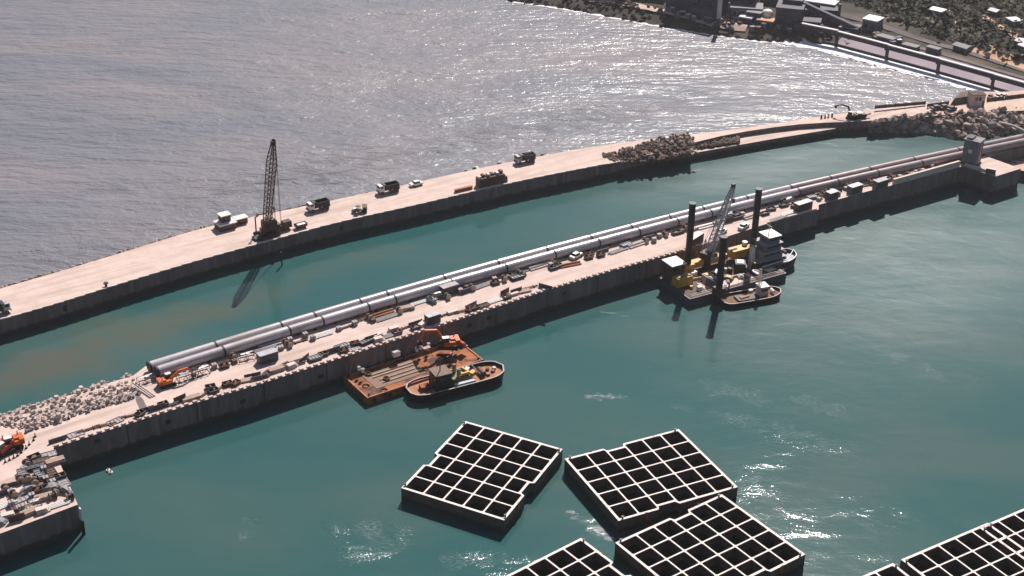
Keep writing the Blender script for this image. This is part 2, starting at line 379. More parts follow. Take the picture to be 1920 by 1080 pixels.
def pt(px, py): 
    p = at(px, py, 0); return p.x, p.y
patches = []
for (px, py, rx, ry, a) in ((690, 1015, 20, 16, 3.2), (470, 985, 9, 9, 2.6), (950, 1070, 22, 12, 2.4), (1120, 985, 8, 12, .9), (1430, 900, 12, 30, 0.75), (1500, 1000, 16, 20, .7), (1400, 740, 34, 14, 0.5),
                            (1560, 840, 40, 14, 0.55), (1650, 960, 22, 16, 0.6), (1130, 745, 12, 6, 1.2), (1650, 1050, 12, 10, 0.6), (1800, 800, 40, 24, 0.3), (1720, 650, 40, 14, 0.25)):
    x, y = pt(px, py); patches.append((x, y, rx * .8, ry * .8, R(-18), a * .42))
harbour_m = water_mat('sheltered_harbour_water', (0.021, 0.083, 0.084), (0.045, 0.094, 0.089), 0.09,
                      [(0.12, 3, (1, 1.8, 1), R(-20), 0.10)], patches,
                      [pt(1850, 450) + (170, 120, R(20), 0.21), pt(1480, 300) + (150, 45, R(33), 0.20), pt(1700, 330) + (90, 60, R(33), 0.19)],
                      [pt(330, 600) + (48, 13, R(34), .75, (0.075, 0.088, 0.062)), pt(90, 690) + (34, 14, R(34), .8, (0.085, 0.082, 0.060)), pt(620, 500) + (40, 8, R(34), .5, (0.05, 0.09, 0.065)), pt(1550, 320) + (60, 18, R(33), .45, (0.06, 0.10, 0.10)), pt(950, 330) + (26, 5, R(32), .5, (0.05, 0.085, 0.055))])

# ------------------------------------------------------------------ caissons
S = 5.0
FB = 3.4
CA, CB = 2.5 * S * 1.005, 3.0 * S
def caisson_loops():
    inset, ow, iw = 1.05, 0.60, 0.37
    y_hi, y_lo = 0.0 * S + 0.1, -1.0 * S - 0.1          # notch along the fourth cell
    o = [(-CA, CB), (-CA, y_hi), (-CA + inset, y_hi - 0.55), (-CA + inset, y_lo + 0.55), (-CA, y_lo), (-CA, -CB),
         (CA, -CB), (CA, y_lo), (CA - inset, y_lo + 0.55), (CA - inset, y_hi - 0.55), (CA, y_hi), (CA, CB)]
    holes = []
    wx = (2 * CA - 2 * ow - 4 * iw) / 5; wy = (2 * CB - 2 * ow - 5 * iw) / 6
    for i in range(5):
        for j in range(6):
            x0 = -CA + ow + i * (wx + iw); y0 = CB - ow - j * (wy + iw)
            a, b = x0, x0 + wx
            if j == 3 and i == 0: a += inset
            if j == 3 and i == 4: b -= inset
            c = 0.25
            y1 = y0 - wy
            holes.append([(a + c, y0), (b - c, y0), (b, y0 - c), (b, y1 + c), (b - c, y1), (a + c, y1), (a, y1 + c), (a, y0 - c)])
    return o, holes
def caisson_mesh():
    o, holes = caisson_loops(); mb = MB()
    loops = [o] + holes
    flat = [Vector((p[0], p[1], FB)) for lp in loops for p in lp]
    tris = tessellate_polygon([[Vector((p[0], p[1], 0)) for p in lp] for lp in loops])
    mb.add(flat, [t if ((flat[t[1]] - flat[t[0]]).cross(flat[t[2]] - flat[t[0]])).z > 0 else t[::-1] for t in tris])
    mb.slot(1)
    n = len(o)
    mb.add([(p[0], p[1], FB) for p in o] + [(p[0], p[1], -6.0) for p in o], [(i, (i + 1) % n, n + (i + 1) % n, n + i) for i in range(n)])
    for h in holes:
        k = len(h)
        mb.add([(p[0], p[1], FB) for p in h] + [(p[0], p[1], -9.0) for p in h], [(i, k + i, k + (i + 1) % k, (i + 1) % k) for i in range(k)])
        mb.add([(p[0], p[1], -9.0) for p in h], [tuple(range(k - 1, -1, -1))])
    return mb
caisson0 = caisson_mesh().build('caisson', [M['caisson'], M['caisson_shaded_side']])
for sx_ in (-1, 1):
    for sy_ in (-1, 1):
        bt = MB().cyl((0, 0, 0), (0, 0, .55), .2, 10).build('mooring_bitt', M['black_steel'], caisson0, (sx_ * (CA - .34), sy_ * (CB - 1.2), FB))
        MB().cyl((0, 0, .5), (0, 0, .62), .3, 10).build('cap', M['black_steel'], bt)
    MB().box((0, 0, 0), (.16, .6, 3.2)).build('ladder', M['rust'], caisson0, (sx_ * (CA + .1), -CB * .55, FB - 1.4))
tag(caisson0, 'floating concrete caisson with open cells, nearest the tugboat', 'caisson', 'floating concrete caissons')
cs = [(-1.11583163, 52.8414069, -0.447833931), (6.31334761, 52.7260689, -1.12225441), (8.38052609, 47.4082738, -0.942671584 + PI)]
def corner_caisson(p0, p6, flip=False):
    """place a caisson by its corner p0 and a point along its long side"""
    e6 = (p6 - p0).normalized(); e5 = Vector((-e6.y, e6.x, 0))
    if flip: e5 = -e5
    c = p0 + e6 * CB + e5 * CA
    return c, math.atan2(-e6.x, e6.y)
poses = [(x * S, y * S, t) for x, y, t in cs]
# photo corners of the others
p0, p6 = at(1089.4, 1008.5, FB), at(1155, 1057.5, FB)
e6 = (p6 - p0).normalized(); e5 = Vector((e6.y, -e6.x, 0))                 # to the lower left
c = p0 + e6 * CB + e5 * CA
poses.append((c.x, c.y, math.atan2(-e6.x, e6.y)))
pa, pb = at(1689.4, 1049, FB), at(1826, 991, FB)
e5 = (pb - pa).normalized(); e6 = Vector((e5.y, -e5.x, 0)); th = math.atan2(e5.y, e5.x)
cF = pa + e5 * CA + e6 * CB; poses.append((cF.x, cF.y, th))
pe = at(1674.4, 1055.6, FB); cE = pe - e5 * CA + e6 * CB; poses.append((cE.x, cE.y, th))
pg = at(1835.6, 989, FB); cG = pg + e5 * CA + e6 * CB; poses.append((cG.x, cG.y, th))
labels = ['floating concrete caisson with open cells, alone beside the tugboat and barge',
          'floating concrete caisson touching corners with the lone one, behind the brownish one',
          'floating concrete caisson with brownish cells, cut by the bottom edge, before its touching neighbour',
          'floating concrete caisson peeking in at the bottom edge left of the brownish-celled one',
          'floating concrete caisson in the middle of the tight row at the lower right corner',
          'floating concrete caisson at the low end of the tight row, only its tip in view',
          'floating concrete caisson at the right end of the tight row, cut by the right edge']
caissons = []
for k, (x, y, t) in enumerate(poses):
    o = caisson0 if k == 0 else copy_tree(caisson0)
    o.location = (x, y, 0); o.rotation_euler[2] = t; o['label'] = labels[k]
    caissons.append((x, y, t))

# ------------------------------------------------------------------ water sheets (the sea outside the quay, the harbour inside)
mid = []
for x in range(-200, 1801, 100):
    a = at(x, interp(NE, x), 4); b = at(x, interp(FE, x), 4); mid.append(((a.x + b.x) / 2, (a.y + b.y) / 2))
dL = Vector(mid[0]) - Vector(mid[1]); start = Vector(mid[0]) + dL.normalized() * 700
dR = Vector(mid[-1]) - Vector(mid[-2]); end = Vector(mid[-1]) + dR.normalized() * 700
line = [(start.x, start.y)] + mid + [(end.x, end.y)]
def sheet(name, outer, holes, z, m):
    loops = [outer] + holes
    flat = [Vector((p[0], p[1], z)) for lp in loops for p in lp]
    tris = tessellate_polygon([[Vector((p[0], p[1], 0)) for p in lp] for lp in loops])
    mb = MB(); mb.add(flat, [t if ((flat[t[1]] - flat[t[0]]).cross(flat[t[2]] - flat[t[0]])).z > 0 else t[::-1] for t in tris])
    return mb.build(name, m)
struct(sheet('sea', line + [(1900, 2600), (-1900, 2600), (-1900, start.y)], [], 0, sea_m))
hl = []
for x, y, t in caissons:
    c_, s_ = math.cos(t), math.sin(t); a, b = CA - 1.4, CB - 0.4
    hl.append([(x + c_ * i * a - s_ * j * b, y + s_ * i * a + c_ * j * b) for i, j in ((-1, -1), (1, -1), (1, 1), (-1, 1))])
struct(sheet('harbour_water', line + [(end.x, -300), (-1900, -300), (-1900, start.y)], hl, 0, harbour_m))

# ------------------------------------------------------------------ outer quay
def strip(mb, A, B):
    n = len(A); return mb.add(A + B, [(i, i + 1, n + i + 1, n + i) for i in range(n - 1)])
xs = [-260, -140] + list(range(0, 1801, 25))
near = [at(x, interp(NE, x), clampi(ZO, x)) for x in xs]
far = [at(x + 30, interp(FE, x + 30), clampi(ZO, x + 30)) for x in xs]
quay1 = empty('quay', (0, 0, 0)); tag(quay1, 'long outer quay with a bare dusty deck between the open sea and the harbour channel', 'quay', kind='thing')
mb = MB(); strip(mb, near, far); mb.build('deck', M['deck'], quay1)
lo = lambda P, z=-4: [Vector((p.x, p.y, z)) for p in P]
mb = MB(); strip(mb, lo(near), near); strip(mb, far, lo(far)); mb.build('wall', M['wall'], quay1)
ledx = list(range(1150, 1561, 20)) + [1567]
lo_ = [at(x, interp(LE, x), 2.9) for x in ledx]
li_ = [at(x + 6, interp(NE, x + 6) + 1.5, clampi(ZO, x)) for x in ledx]
li_ = [Vector((p.x, p.y, 2.9)) + Vector((-0.3, 0.5, 0)) for p in li_]
mb = MB(); strip(mb, lo_, li_)
mb.build('ledge', M['deck'], quay1)
mb = MB(); strip(mb, lo(lo_), lo_); mb.add([lo_[-1], li_[-1], lo([li_[-1]])[0], lo([lo_[-1]])[0]], [(3, 2, 1, 0)])
mb.add([lo_[0], li_[0], lo([li_[0]])[0], lo([lo_[0]])[0]], [(0, 1, 2, 3)])
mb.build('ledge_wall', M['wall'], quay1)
mb = MB()                                                       # low kerb lip along the channel edge
for i in range(-40, 1140, 20):
    p = at(i, interp(NE, i), clampi(ZO, i)); q = at(i + 20.5, interp(NE, i + 16), clampi(ZO, i))
    d = (q - p); nrm = Vector((-d.y, d.x, 0)).normalized() * 0.35
    c = (p + q) / 2 + nrm
    mb.box((c.x, c.y, c.z + 0.1), (d.length, 0.45, 0.24), math.atan2(d.y, d.x))
mb.build('kerb', M['pale_concrete'], quay1)
for px, py in ((120, 577), (640, 437)):             # fenders on the face
    p = at(px, interp(NE, px), 5.4); MB().box((p.x + 0.05, p.y - 0.12, 3.4), (0.9, 0.3, 1.4), QA).build('fender', M['black_steel'], quay1)
p = at(527.5, 474, 4.0)
mb = MB(); mb.cyl((p.x, p.y - 0.2, -2), (p.x, p.y - 0.2, 4.4), 0.22, 8); mb.build('mooring_post', M['black_steel'], quay1)

# riprap foot along the sea side (ragged pale rocks just under the deck edge)
mb = MB(); rnd = random.Random(3)
for x in range(-40, 1600, 2):
    if x > 620 and rnd.random() < 0.8: continue
    p = at(x, interp(FE, x), 4.7)
    for k in range(3):
        off = rnd.uniform(0.0, 3.2)
        mb.blob((p.x - 0.62 * off + rnd.uniform(-.4, .4), p.y + 0.75 * off, clampi(ZO, x) - 0.5 - off * 1.1 + rnd.uniform(-.3, .05)), rnd.uniform(0.4, 0.8), rnd.random() * 90, 1, 0.4, (1.2, 0.9, 0.8))
struct(mb.build('riprap', M['rock_pale']), 'stuff')

# ------------------------------------------------------------------ inner quay
def P8(l): return [at(x, y, ZQ) for x, y in l]
back_l = [at(x, y, ZQ) for x, y in ((-300, 868), (0, 782), (250, 704))]
pipe_back = []
for i, p in enumerate(far_pipe):
    d = far_pipe[min(i + 1, len(far_pipe) - 1)] - far_pipe[max(i - 1, 0)]
    nrm = Vector((-d.y, d.x, 0)).normalized(); q = p + nrm * 3.2; q.z = ZQ; pipe_back.append(q)
front = P8([(-300, 1116), (0, 1000.5), (146, 946)]) + P8(NI)
A1 = front[-1]
# the set-forward block by the ship, then the narrower stretch up to the gate platform
blk0, blk1 = at(1436, 420, ZQ), at(1535, 392.6, ZQ)
rest = P8(NI2)
poly = front + [blk1] + rest + pipe_back[::-1] + back_l[::-1]
poly = [(p.x, p.y) for p in poly]
quay2 = empty('quay', (0, 0, 0)); quay2.name = 'quay'
tag(quay2, 'cluttered inner quay carrying the twin pipelines, its wide corner jutting into the harbour', 'quay', kind='thing')
def flatpoly(name, pts, z, m, parent=None):
    v = [Vector((p[0], p[1], 0)) for p in pts]; tr = tessellate_polygon([v])
    w_ = [Vector((p[0], p[1], z)) for p in pts]; mb = MB()
    mb.add(w_, [t if ((w_[t[1]] - w_[t[0]]).cross(w_[t[2]] - w_[t[0]])).z > 0 else t[::-1] for t in tr])
    return mb.build(name, m, parent)
flatpoly('deck', poly, ZQ, M['deck'], quay2)
mb = MB(); n = len(poly)
mb.add([(p[0], p[1], ZQ) for p in poly] + [(p[0], p[1], -4) for p in poly], [(i, n + i, n + (i + 1) % n, (i + 1) % n) for i in range(n)])
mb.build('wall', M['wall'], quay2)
# joints between the quay's caissons and dark drain recesses in the face
tot = 0
for (a, b) in zip(NI[:-1], NI[1:]):
    p, q = at(*a, ZQ), at(*b, ZQ); d = (q - p); L = d.length; d.normalize()
    s_ = 0
    while tot + (L - s_) > 17:
        s_ += 17 - tot; tot = 0
        c = p + d * s_; MB().box((c.x + 0.02, c.y - 0.03, 2.9), (0.22, 0.12, 7.0), QA).build('joint', M['black_steel'], quay2)
    tot += L - s_
for px, py in ((181, 826), (454, 752), (880, 611), (600, 706), (1058, 552), (916, 597), (313, 790)):
    yq = interp(NI, px); p = at(px, yq, ZQ); MB().box((p.x + 0.03, p.y - 0.06, ZQ - (py - yq) / 6.6), (1.3, 0.22, 0.95), QA).build('drain_recess', M['black_steel'], quay2)
# the line of low ledge on the face, half way up at the left
p, q = at(118, 858, 5), at(600, 706, 5)
# edge blocks (teeth)
QB = MB().box((0, 0, 0.17), (1.05, 0.7, 0.34), taper=0.9).build('edge_block', M['deck'], quay2)
first = True; cnt = 0
for (a, b) in zip(NI[:-1], NI[1:]):
    p, q = at(*a, ZQ), at(*b, ZQ); d = q - p; L = d.length; u = d.normalized(); nrm = Vector((-u.y, u.x, 0)); s_ = 0.9
    while s_ < L and cnt < 98:
        c = p + u * s_ + nrm * 0.5
        if first: o = QB; first = False
        else: o = QB.copy(); COL.objects.link(o); o.parent = quay2
        o.location = c; o.rotation_euler[2] = math.atan2(u.y, u.x) + random.uniform(-.06, .06)
        s_ += 1.95 + random.uniform(-.15, .15); cnt += 1
# white ladder and fender strip at the jutting corner
p = at(147.5, 950, ZQ)
mb = MB(); mb.box((p.x + 0.25, p.y - 0.1, 5.0), (0.25, 0.75, 3.4), QA); mb.build('ladder', M['white'], quay2)
mb = MB(); mb.cyl((p.x + 0.3, p.y - 0.2, -1), (p.x + 0.3, p.y - 0.2, 3.6), 0.4, 8); mb.build('fender', M['rubber'], quay2)
# parapet on the low block by the ship and on the stretch to the gate
def parapet(a, b, h, t, m, parent, name, z=ZQ, back=0.6):
    p, q = at(*a, z), at(*b, z); d = q - p; u = d.normalized(); nrm = Vector((-u.y, u.x, 0))
    c = (p + q) / 2 + nrm * back
    return MB().box((c.x, c.y, z + h / 2 - 0.02), (d.length, t, h), math.atan2(d.y, d.x)).build(name, m, parent)
parapet((1677, 347), (1800, 312.5), 1.9, 0.8, M['cream'], quay2, 'parapet')
parapet((1852, 291), (1990, 255), 1.6, 0.8, M['cream'], quay2, 'parapet', back=1.0)
parapet((1808, 311), (1864, 328), 0.9, 0.5, M['pale_concrete'], quay2, 'parapet', back=0.4)
parapet((1440, 419), (1532, 393), 0.35, 0.4, M['pale_concrete'], quay2, 'parapet', back=0.3)

# ------------------------------------------------------------------ pipelines
def along(P, s):
    for a, b in zip(P, P[1:]):
        L = (b - a).length
        if s <= L: return a + (b - a) * (s / L)
        s -= L
    return P[-1]
gap_far = [277, 402, 527, 590, 676, 728, 833, 932, 1023, 1106, 1181, 1252, 1316, 1398, 1480, 1555, 1631, 1714, 1797, 1918, 2000]
near_pipe = []
for i, p in enumerate(far_pipe):
    d = far_pipe[min(i + 1, len(far_pipe) - 1)] - far_pipe[max(i - 1, 0)]
    u = d.normalized(); nrm = Vector((u.y, -u.x, 0)); near_pipe.append(p + nrm * (PD + 0.55) + u * 0.6)
def pipeline(P, label):
    root = empty('pipeline', P[0]); tag(root, label, 'pipeline', 'twin pipelines on the inner quay', 'thing')
    for i, (a, b) in enumerate(zip(P, P[1:])):
        u = (b - a).normalized(); A_, B_ = a + u * 0.10 - P[0], b - u * 0.10 - P[0]
        mb = MB(); mb.cyl(A_, B_, PD / 2, 40, caps=False)
        mb.build('pipe_section', M['pipe' if i < 14 else 'pipe_far'], root, smooth=True)
        mb = MB(); c = b - P[0]; mb.cyl(c - u * 0.22, c + u * 0.22, PD / 2 + 0.10, 40)
        if i < len(P) - 2: mb.build('coupling', M['coupling'], root, smooth=False)
        L = (B_ - A_).length; k = 2
        for j in range(k):
            c = A_.lerp(B_, (j + 0.5) / k); MB().box((c.x, c.y, c.z - PD / 2 - 0.12 + 0.25), (0.7, PD * 0.8, 0.72), math.atan2(u.y, u.x)).build('pipe_saddle', M['wall'], root)
    u = (P[1] - P[0]).normalized()
    mb = MB(); mb.cyl(u * -0.35, u * 0.12, PD / 2 + 0.14, 40); mb.build('end_flange', M['coupling'], root)
    return root
pipeline(far_pipe, 'grey segmented pipeline along the inner quay, the one on the channel side')
pipeline(near_pipe, 'grey segmented pipeline along the inner quay, the one facing the cluttered roadway')

# ------------------------------------------------------------------ land
coast = [(900, -22), (960, 3), (1030, 12), (1150, 33), (1250, 52), (1340, 66), (1420, 77), (1500, 80), (1560, 84), (1620, 100), (1700, 116), (1780, 140), (1850, 158), (1900, 170)]
cz = [at(x, y, 0) for x, y in coast]
def sd(P, x, y):
    """signed distance inland from the shoreline polyline"""
    best = 1e9; sg = 1; pnt = Vector((x, y, 0))
    for a, b in zip(P, P[1:]):
        d = b - a; t = max(0, min(1, (pnt - a).dot(d) / d.length_squared)); q = a + d * t; r = (pnt - q).length
        if r < best: best = r; sg = 1 if d.cross(pnt - a).z > 0 else -1
    return best * sg
cz_ext = [cz[0] + (cz[0] - cz[1]).normalized() * 600] + cz + [at(1960, 186, 0), at(2300, 262, 0)]
bh = lambda x, y: clampi([(0, 0), (8, 3.6), (60, 5), (105, 6.5), (180, 18), (320, 46), (900, 120)], sd(cz_ext, x, y))
XB = at(1535, 80, 0).x
def land(x, y):
    d = sd(cz_ext, x, y)
    if d < -6: return -3.0
    h = clampi([(-6, -2.5), (0, -0.1), (7, 3.4), (16, 4.4), (60, 5.2), (78, 6.0), (150, 17), (300, 44), (1500, 150)], d)
    kb = max(0.0, min(1.0, (x - XB) / 14.0))                             # from here on a flat beach instead of the rock slope
    if kb: h = h * (1 - kb) + kb * clampi([(-6, -0.5), (0, 0.0), (16, 1.2), (24, 2.6), (30, 4.6), (60, 5.2), (78, 6.0), (150, 17), (300, 44), (1500, 150)], d)
    k = max(0, min(1, (d - 80) / 80))
    return h + k * 5.0 * noise.noise(Vector((x * 0.02, y * 0.02, 0.3))) + 0.5 * k * noise.noise(Vector((x * 0.12, y * 0.12, 4)))
mb = MB(); X0, X1, Y0, Y1, st = -60, 900, 470, 1500, 6.0
nx, ny = int((X1 - X0) / st), int((Y1 - Y0) / st); idx = {}
Z = [[land(X0 + i * st, Y0 + j * st) for j in range(ny + 1)] for i in range(nx + 1)]
vs = [(X0 + i * st, Y0 + j * st, Z[i][j]) for i in range(nx + 1) for j in range(ny + 1)]
fs = []
for i in range(nx):
    for j in range(ny):
        if max(Z[i][j], Z[i + 1][j], Z[i][j + 1], Z[i + 1][j + 1]) > -2.4:
            a = i * (ny + 1) + j; fs.append((a, a + ny + 1, a + ny + 2, a + 1))
mb.add(vs, fs)
struct(mb.build('ground', M['hill'], smooth=True))
def gat(px, py, dz=0.0):
    """point of the land under a photo pixel"""
    z = 5.0
    for _ in range(30):
        p = at(px, py, z); z += (land(p.x, p.y) - z) * 0.5
    p = at(px, py, z); return Vector((p.x, p.y, land(p.x, p.y) + dz))
# ------------------------------------------------------------------ labels for repeats: a phrase, a place, then an ordinal if still needed
ORD = ['leftmost', 'second', 'third', 'fourth', 'fifth', 'sixth', 'seventh', 'eighth', 'ninth', 'tenth', 'eleventh', 'twelfth', 'thirteenth', 'fourteenth', 'fifteenth', 'sixteenth']
PENDING = []
def later(o, phrase, zone, cat, group, px): PENDING.append((o, phrase, zone, cat, group, px))
def finish_labels():
    d = {}
    for r in PENDING: d.setdefault((r[1], r[2]), []).append(r)
    for (ph, zo), rs in d.items():
        rs.sort(key=lambda r: r[5])
        for i, r in enumerate(rs):
            lb = f"{ph} {zo}"
            if len(rs) > 1:
                lb += ', the leftmost there' if i == 0 else f", {ORD[i]} from the left" if i < len(ORD) else f", the {i + 1}th from the left"
            tag(r[0], lb, r[3], r[4])

# ------------------------------------------------------------------ shore: revetment, surf, beach things
mb = MB(); rnd = random.Random(5)
for a, b in zip(cz_ext[:-3], cz_ext[1:-2]):
    L = (b - a).length; u = (b - a).normalized(); nrm = Vector((-u.y, u.x, 0))
    if a.x > XB + 6 or b.x < -40: continue
    for k in range(int(L * 1.7)):
        d = rnd.uniform(-0.6, 12.5); p = a + u * rnd.uniform(0, L) + nrm * d
        if p.x < -40 or p.x > XB + 8: continue
        mb.blob((p.x, p.y, land(p.x, p.y) + rnd.uniform(-.2, .3)), rnd.uniform(0.6, 1.5), rnd.random() * 90, 1, 0.45, (1.3, 1, 0.8))
struct(mb.build('revetment', M['dark_rock']), 'stuff')

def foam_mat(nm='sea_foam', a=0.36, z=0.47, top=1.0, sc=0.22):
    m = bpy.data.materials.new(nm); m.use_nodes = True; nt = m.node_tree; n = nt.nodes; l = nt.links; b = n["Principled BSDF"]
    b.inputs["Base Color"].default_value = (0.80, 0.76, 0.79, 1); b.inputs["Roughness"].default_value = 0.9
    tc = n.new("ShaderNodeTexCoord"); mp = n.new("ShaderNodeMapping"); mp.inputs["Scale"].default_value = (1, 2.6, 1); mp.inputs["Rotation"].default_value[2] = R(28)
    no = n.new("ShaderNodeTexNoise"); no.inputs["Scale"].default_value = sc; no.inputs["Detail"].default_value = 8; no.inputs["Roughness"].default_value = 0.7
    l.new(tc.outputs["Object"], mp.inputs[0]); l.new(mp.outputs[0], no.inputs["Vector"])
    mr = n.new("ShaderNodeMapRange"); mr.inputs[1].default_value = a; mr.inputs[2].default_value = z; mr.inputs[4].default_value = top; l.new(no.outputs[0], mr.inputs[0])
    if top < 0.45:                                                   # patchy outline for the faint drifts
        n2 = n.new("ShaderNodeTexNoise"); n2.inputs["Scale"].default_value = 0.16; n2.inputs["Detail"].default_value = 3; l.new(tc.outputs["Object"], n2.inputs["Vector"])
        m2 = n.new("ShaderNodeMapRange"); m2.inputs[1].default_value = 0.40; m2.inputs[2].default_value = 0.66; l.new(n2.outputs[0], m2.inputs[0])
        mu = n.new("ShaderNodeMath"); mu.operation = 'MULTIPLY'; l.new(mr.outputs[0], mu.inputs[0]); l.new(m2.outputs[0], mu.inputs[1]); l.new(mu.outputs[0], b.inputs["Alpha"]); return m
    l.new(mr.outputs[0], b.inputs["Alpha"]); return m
M['foam'] = foam_mat(); M['thick_foam'] = foam_mat('thick_foam', 0.2, 0.36); M['faint_foam_glitter'] = foam_mat('faint_foam_glitter', 0.50, 0.74, 0.42, 1.1); M['thin_foam_sparkle'] = foam_mat('thin_foam_sparkle', 0.45, 0.75, 0.5)
def ribbon(pts, w0, w1, z=None, dz=0.0, seg=4.0, jit=0.0, seed=1, ground=False, taper=False):
    """flat strip of varying width along a line of points"""
    rnd = random.Random(seed); mb = MB(); A = []; B = []
    tot = sum((b - a).length for a, b in zip(pts, pts[1:])); n = max(2, int(tot / seg))
    for i in range(n + 1):
        s = tot * i / n; p = along(pts, s); q = along(pts, min(tot, s + 1)); o = along(pts, max(0, s - 1))
        d = (q - o); d.z = 0; d.normalize(); nr = Vector((-d.y, d.x, 0)); k = i / n
        wl = (w0 + (w1 - w0) * k) * (math.sin(PI * min(1, max(0, k))) ** .7 + .02 if taper else 1)
        a = p - nr * wl * (0.5 + rnd.uniform(-jit, jit)); b = p + nr * wl * (0.5 + rnd.uniform(-jit, jit))
        for v in (a, b): v.z = (land(v.x, v.y) + dz) if ground else (v.z if z is None else max(z, land(v.x, v.y) + .15) if z < .2 and v.y > 480 else z)
        A.append(a); B.append(b)
    if not ground:
        m_ = n + 1; mb.add(A + B, [(i, i + 1, m_ + i + 1, m_ + i) for i in range(n)])
    else:
        rows = [A]; K = 4
        for k in range(1, K + 1):
            r = []
            for a, b in zip(A, B):
                v = a.lerp(b, k / K); v.z = land(v.x, v.y) + dz; r.append(v)
            rows.append(r)
        for r0, r1 in zip(rows, rows[1:]):
            m_ = len(r0); mb.add(r0 + r1, [(i, i + 1, m_ + i + 1, m_ + i) for i in range(m_ - 1)])
    return mb
surf = [at(x, y, 0) for x, y in ((1470, 80), (1530, 88), (1570, 98), (1620, 112), (1680, 126), (1740, 140), (1800, 158), (1850, 171), (1900, 184))]
struct(ribbon(surf, 5.5, 9.0, z=0.12, jit=0.22, seg=1.3, seed=3).build('surf', M['foam']), 'stuff')
surf2 = [p + Vector((2.2, -7.0, 0)) for p in surf[1:6]]
struct(ribbon([at(x_, y_, 0) for x_, y_ in ((1500, 79), (1568, 91), (1662, 115), (1758, 141), (1860, 170), (1900, 180))], 3.6, 4.2, z=0.14, jit=0.2, seg=1.3, seed=13).build('surf', M['thick_foam']), 'stuff')
struct(ribbon(surf2, 1.5, 1.8, z=0.12, jit=0.4, seg=2.0, seed=8).build('surf', M['foam']), 'stuff')
struct(ribbon([p + Vector((0.3, -1.0, 0)) for p in cz[1:9]], 1.6, 1.6, z=0.10, jit=0.35, seg=2.0, seed=6).build('surf', M['foam']), 'stuff')
sandl = [at(x, y, 0.8) for x, y in ((1560, 76), (1620, 88), (1700, 106), (1780, 129), (1860, 152), (1960, 180))]
struct(ribbon([q_ + Vector((1.0, -3.0, 0)) for q_ in sandl], 21, 23, ground=True, dz=0.10, seg=3).build('beach', M['sand']))
for nm, pts, w_, m_ in (('road', ((1100, -2), (1180, 9), (1240, 21), (1300, 34), (1345, 45), (1400, 53)), 4.5, 'dirt_pale'),
                        ('road', ((1560, 24), (1600, 34), (1645, 47), (1675, 57), (1717, 72), (1750, 82), (1800, 94), (1850, 110), (1960, 146)), 2.8, 'road'),
                        ('road', ((1500, 52), (1560, 55), (1620, 66), (1680, 80), (1740, 95), (1800, 112), (1880, 136), (1990, 168)), 2.2, 'road'),
                        ('path', ((1784, 18), (1783, 33), (1790, 45), (1802, 58)), 2.2, 'dirt_pale'),
                        ('path', ((1840, 30), (1862, 44), (1890, 60), (1915, 76), (1960, 90)), 3.5, 'tan_roof'),
                        ('path', ((1480, 42), (1440, 44), (1400, 40), (1370, 30)), 3.0, 'dirt_pale')):
    struct(ribbon([gat(*q) for q in pts], w_, w_, ground=True, dz=0.35, seg=3, jit=0.06).build(nm, M[m_]))
yard = [gat(*q) for q in ((1812, 97), (1850, 108), (1890, 121), (1960, 142))]
struct(ribbon([p + Vector((1.5, 4.5, 0)) for p in yard], 7.0, 11, ground=True, dz=0.4, seg=3).build('yard', M['tan_roof']))

# low dark wall along the top of the surf and the conveyor on piers above the sand
base_l = [at(x, y, 0.7) for x, y in ((1500, 69), (1568, 83), (1662, 108), (1758, 134), (1860, 163), (1990, 200))]
mb = MB()
for a, b in zip(base_l, base_l[1:]):
    d = b - a; c = (a + b) / 2; mb.box((c.x, c.y, 0.55), (d.length + 0.2, 0.5, 1.1), math.atan2(d.y, d.x))
tag(mb.build('sea_wall', M['conveyor']), 'thin dark low wall running along the top of the surf below the conveyor', 'sea wall', kind='thing')
cv = empty('conveyor_bridge', base_l[0]); tag(cv, 'dark enclosed conveyor bridge on black piers above the wet sand', 'conveyor bridge', kind='thing')
o0 = base_l[0]
zt = [6.0, 5.6, 5.3, 5.2, 5.1, 5.0]
for i, (a, b) in enumerate(zip(base_l, base_l[1:])):
    A_ = Vector((a.x, a.y, zt[i])) - Vector((o0.x, o0.y, o0.z)); B_ = Vector((b.x, b.y, zt[i + 1])) - Vector((o0.x, o0.y, o0.z))
    d = B_ - A_; c = (A_ + B_) / 2; rz = math.atan2(d.y, d.x)
    MB().box(c, (d.length + 0.1, 2.3, 1.7), rz).build('gallery', M['conveyor'], cv)
    MB().box((c.x, c.y, c.z + 0.95), (d.length + 0.1, 1.5, 0.2), rz).build('gallery_roof', M['roof_pale'], cv)
    if i:
        mb = MB(); mb.box((A_.x, A_.y, A_.z - 0.85 - 2.2), (1.0, 1.1, 4.5), rz); mb.box((A_.x, A_.y, A_.z - 1.05), (1.5, 2.6, 0.5), rz); mb.build('pier', M['black_steel'], cv)

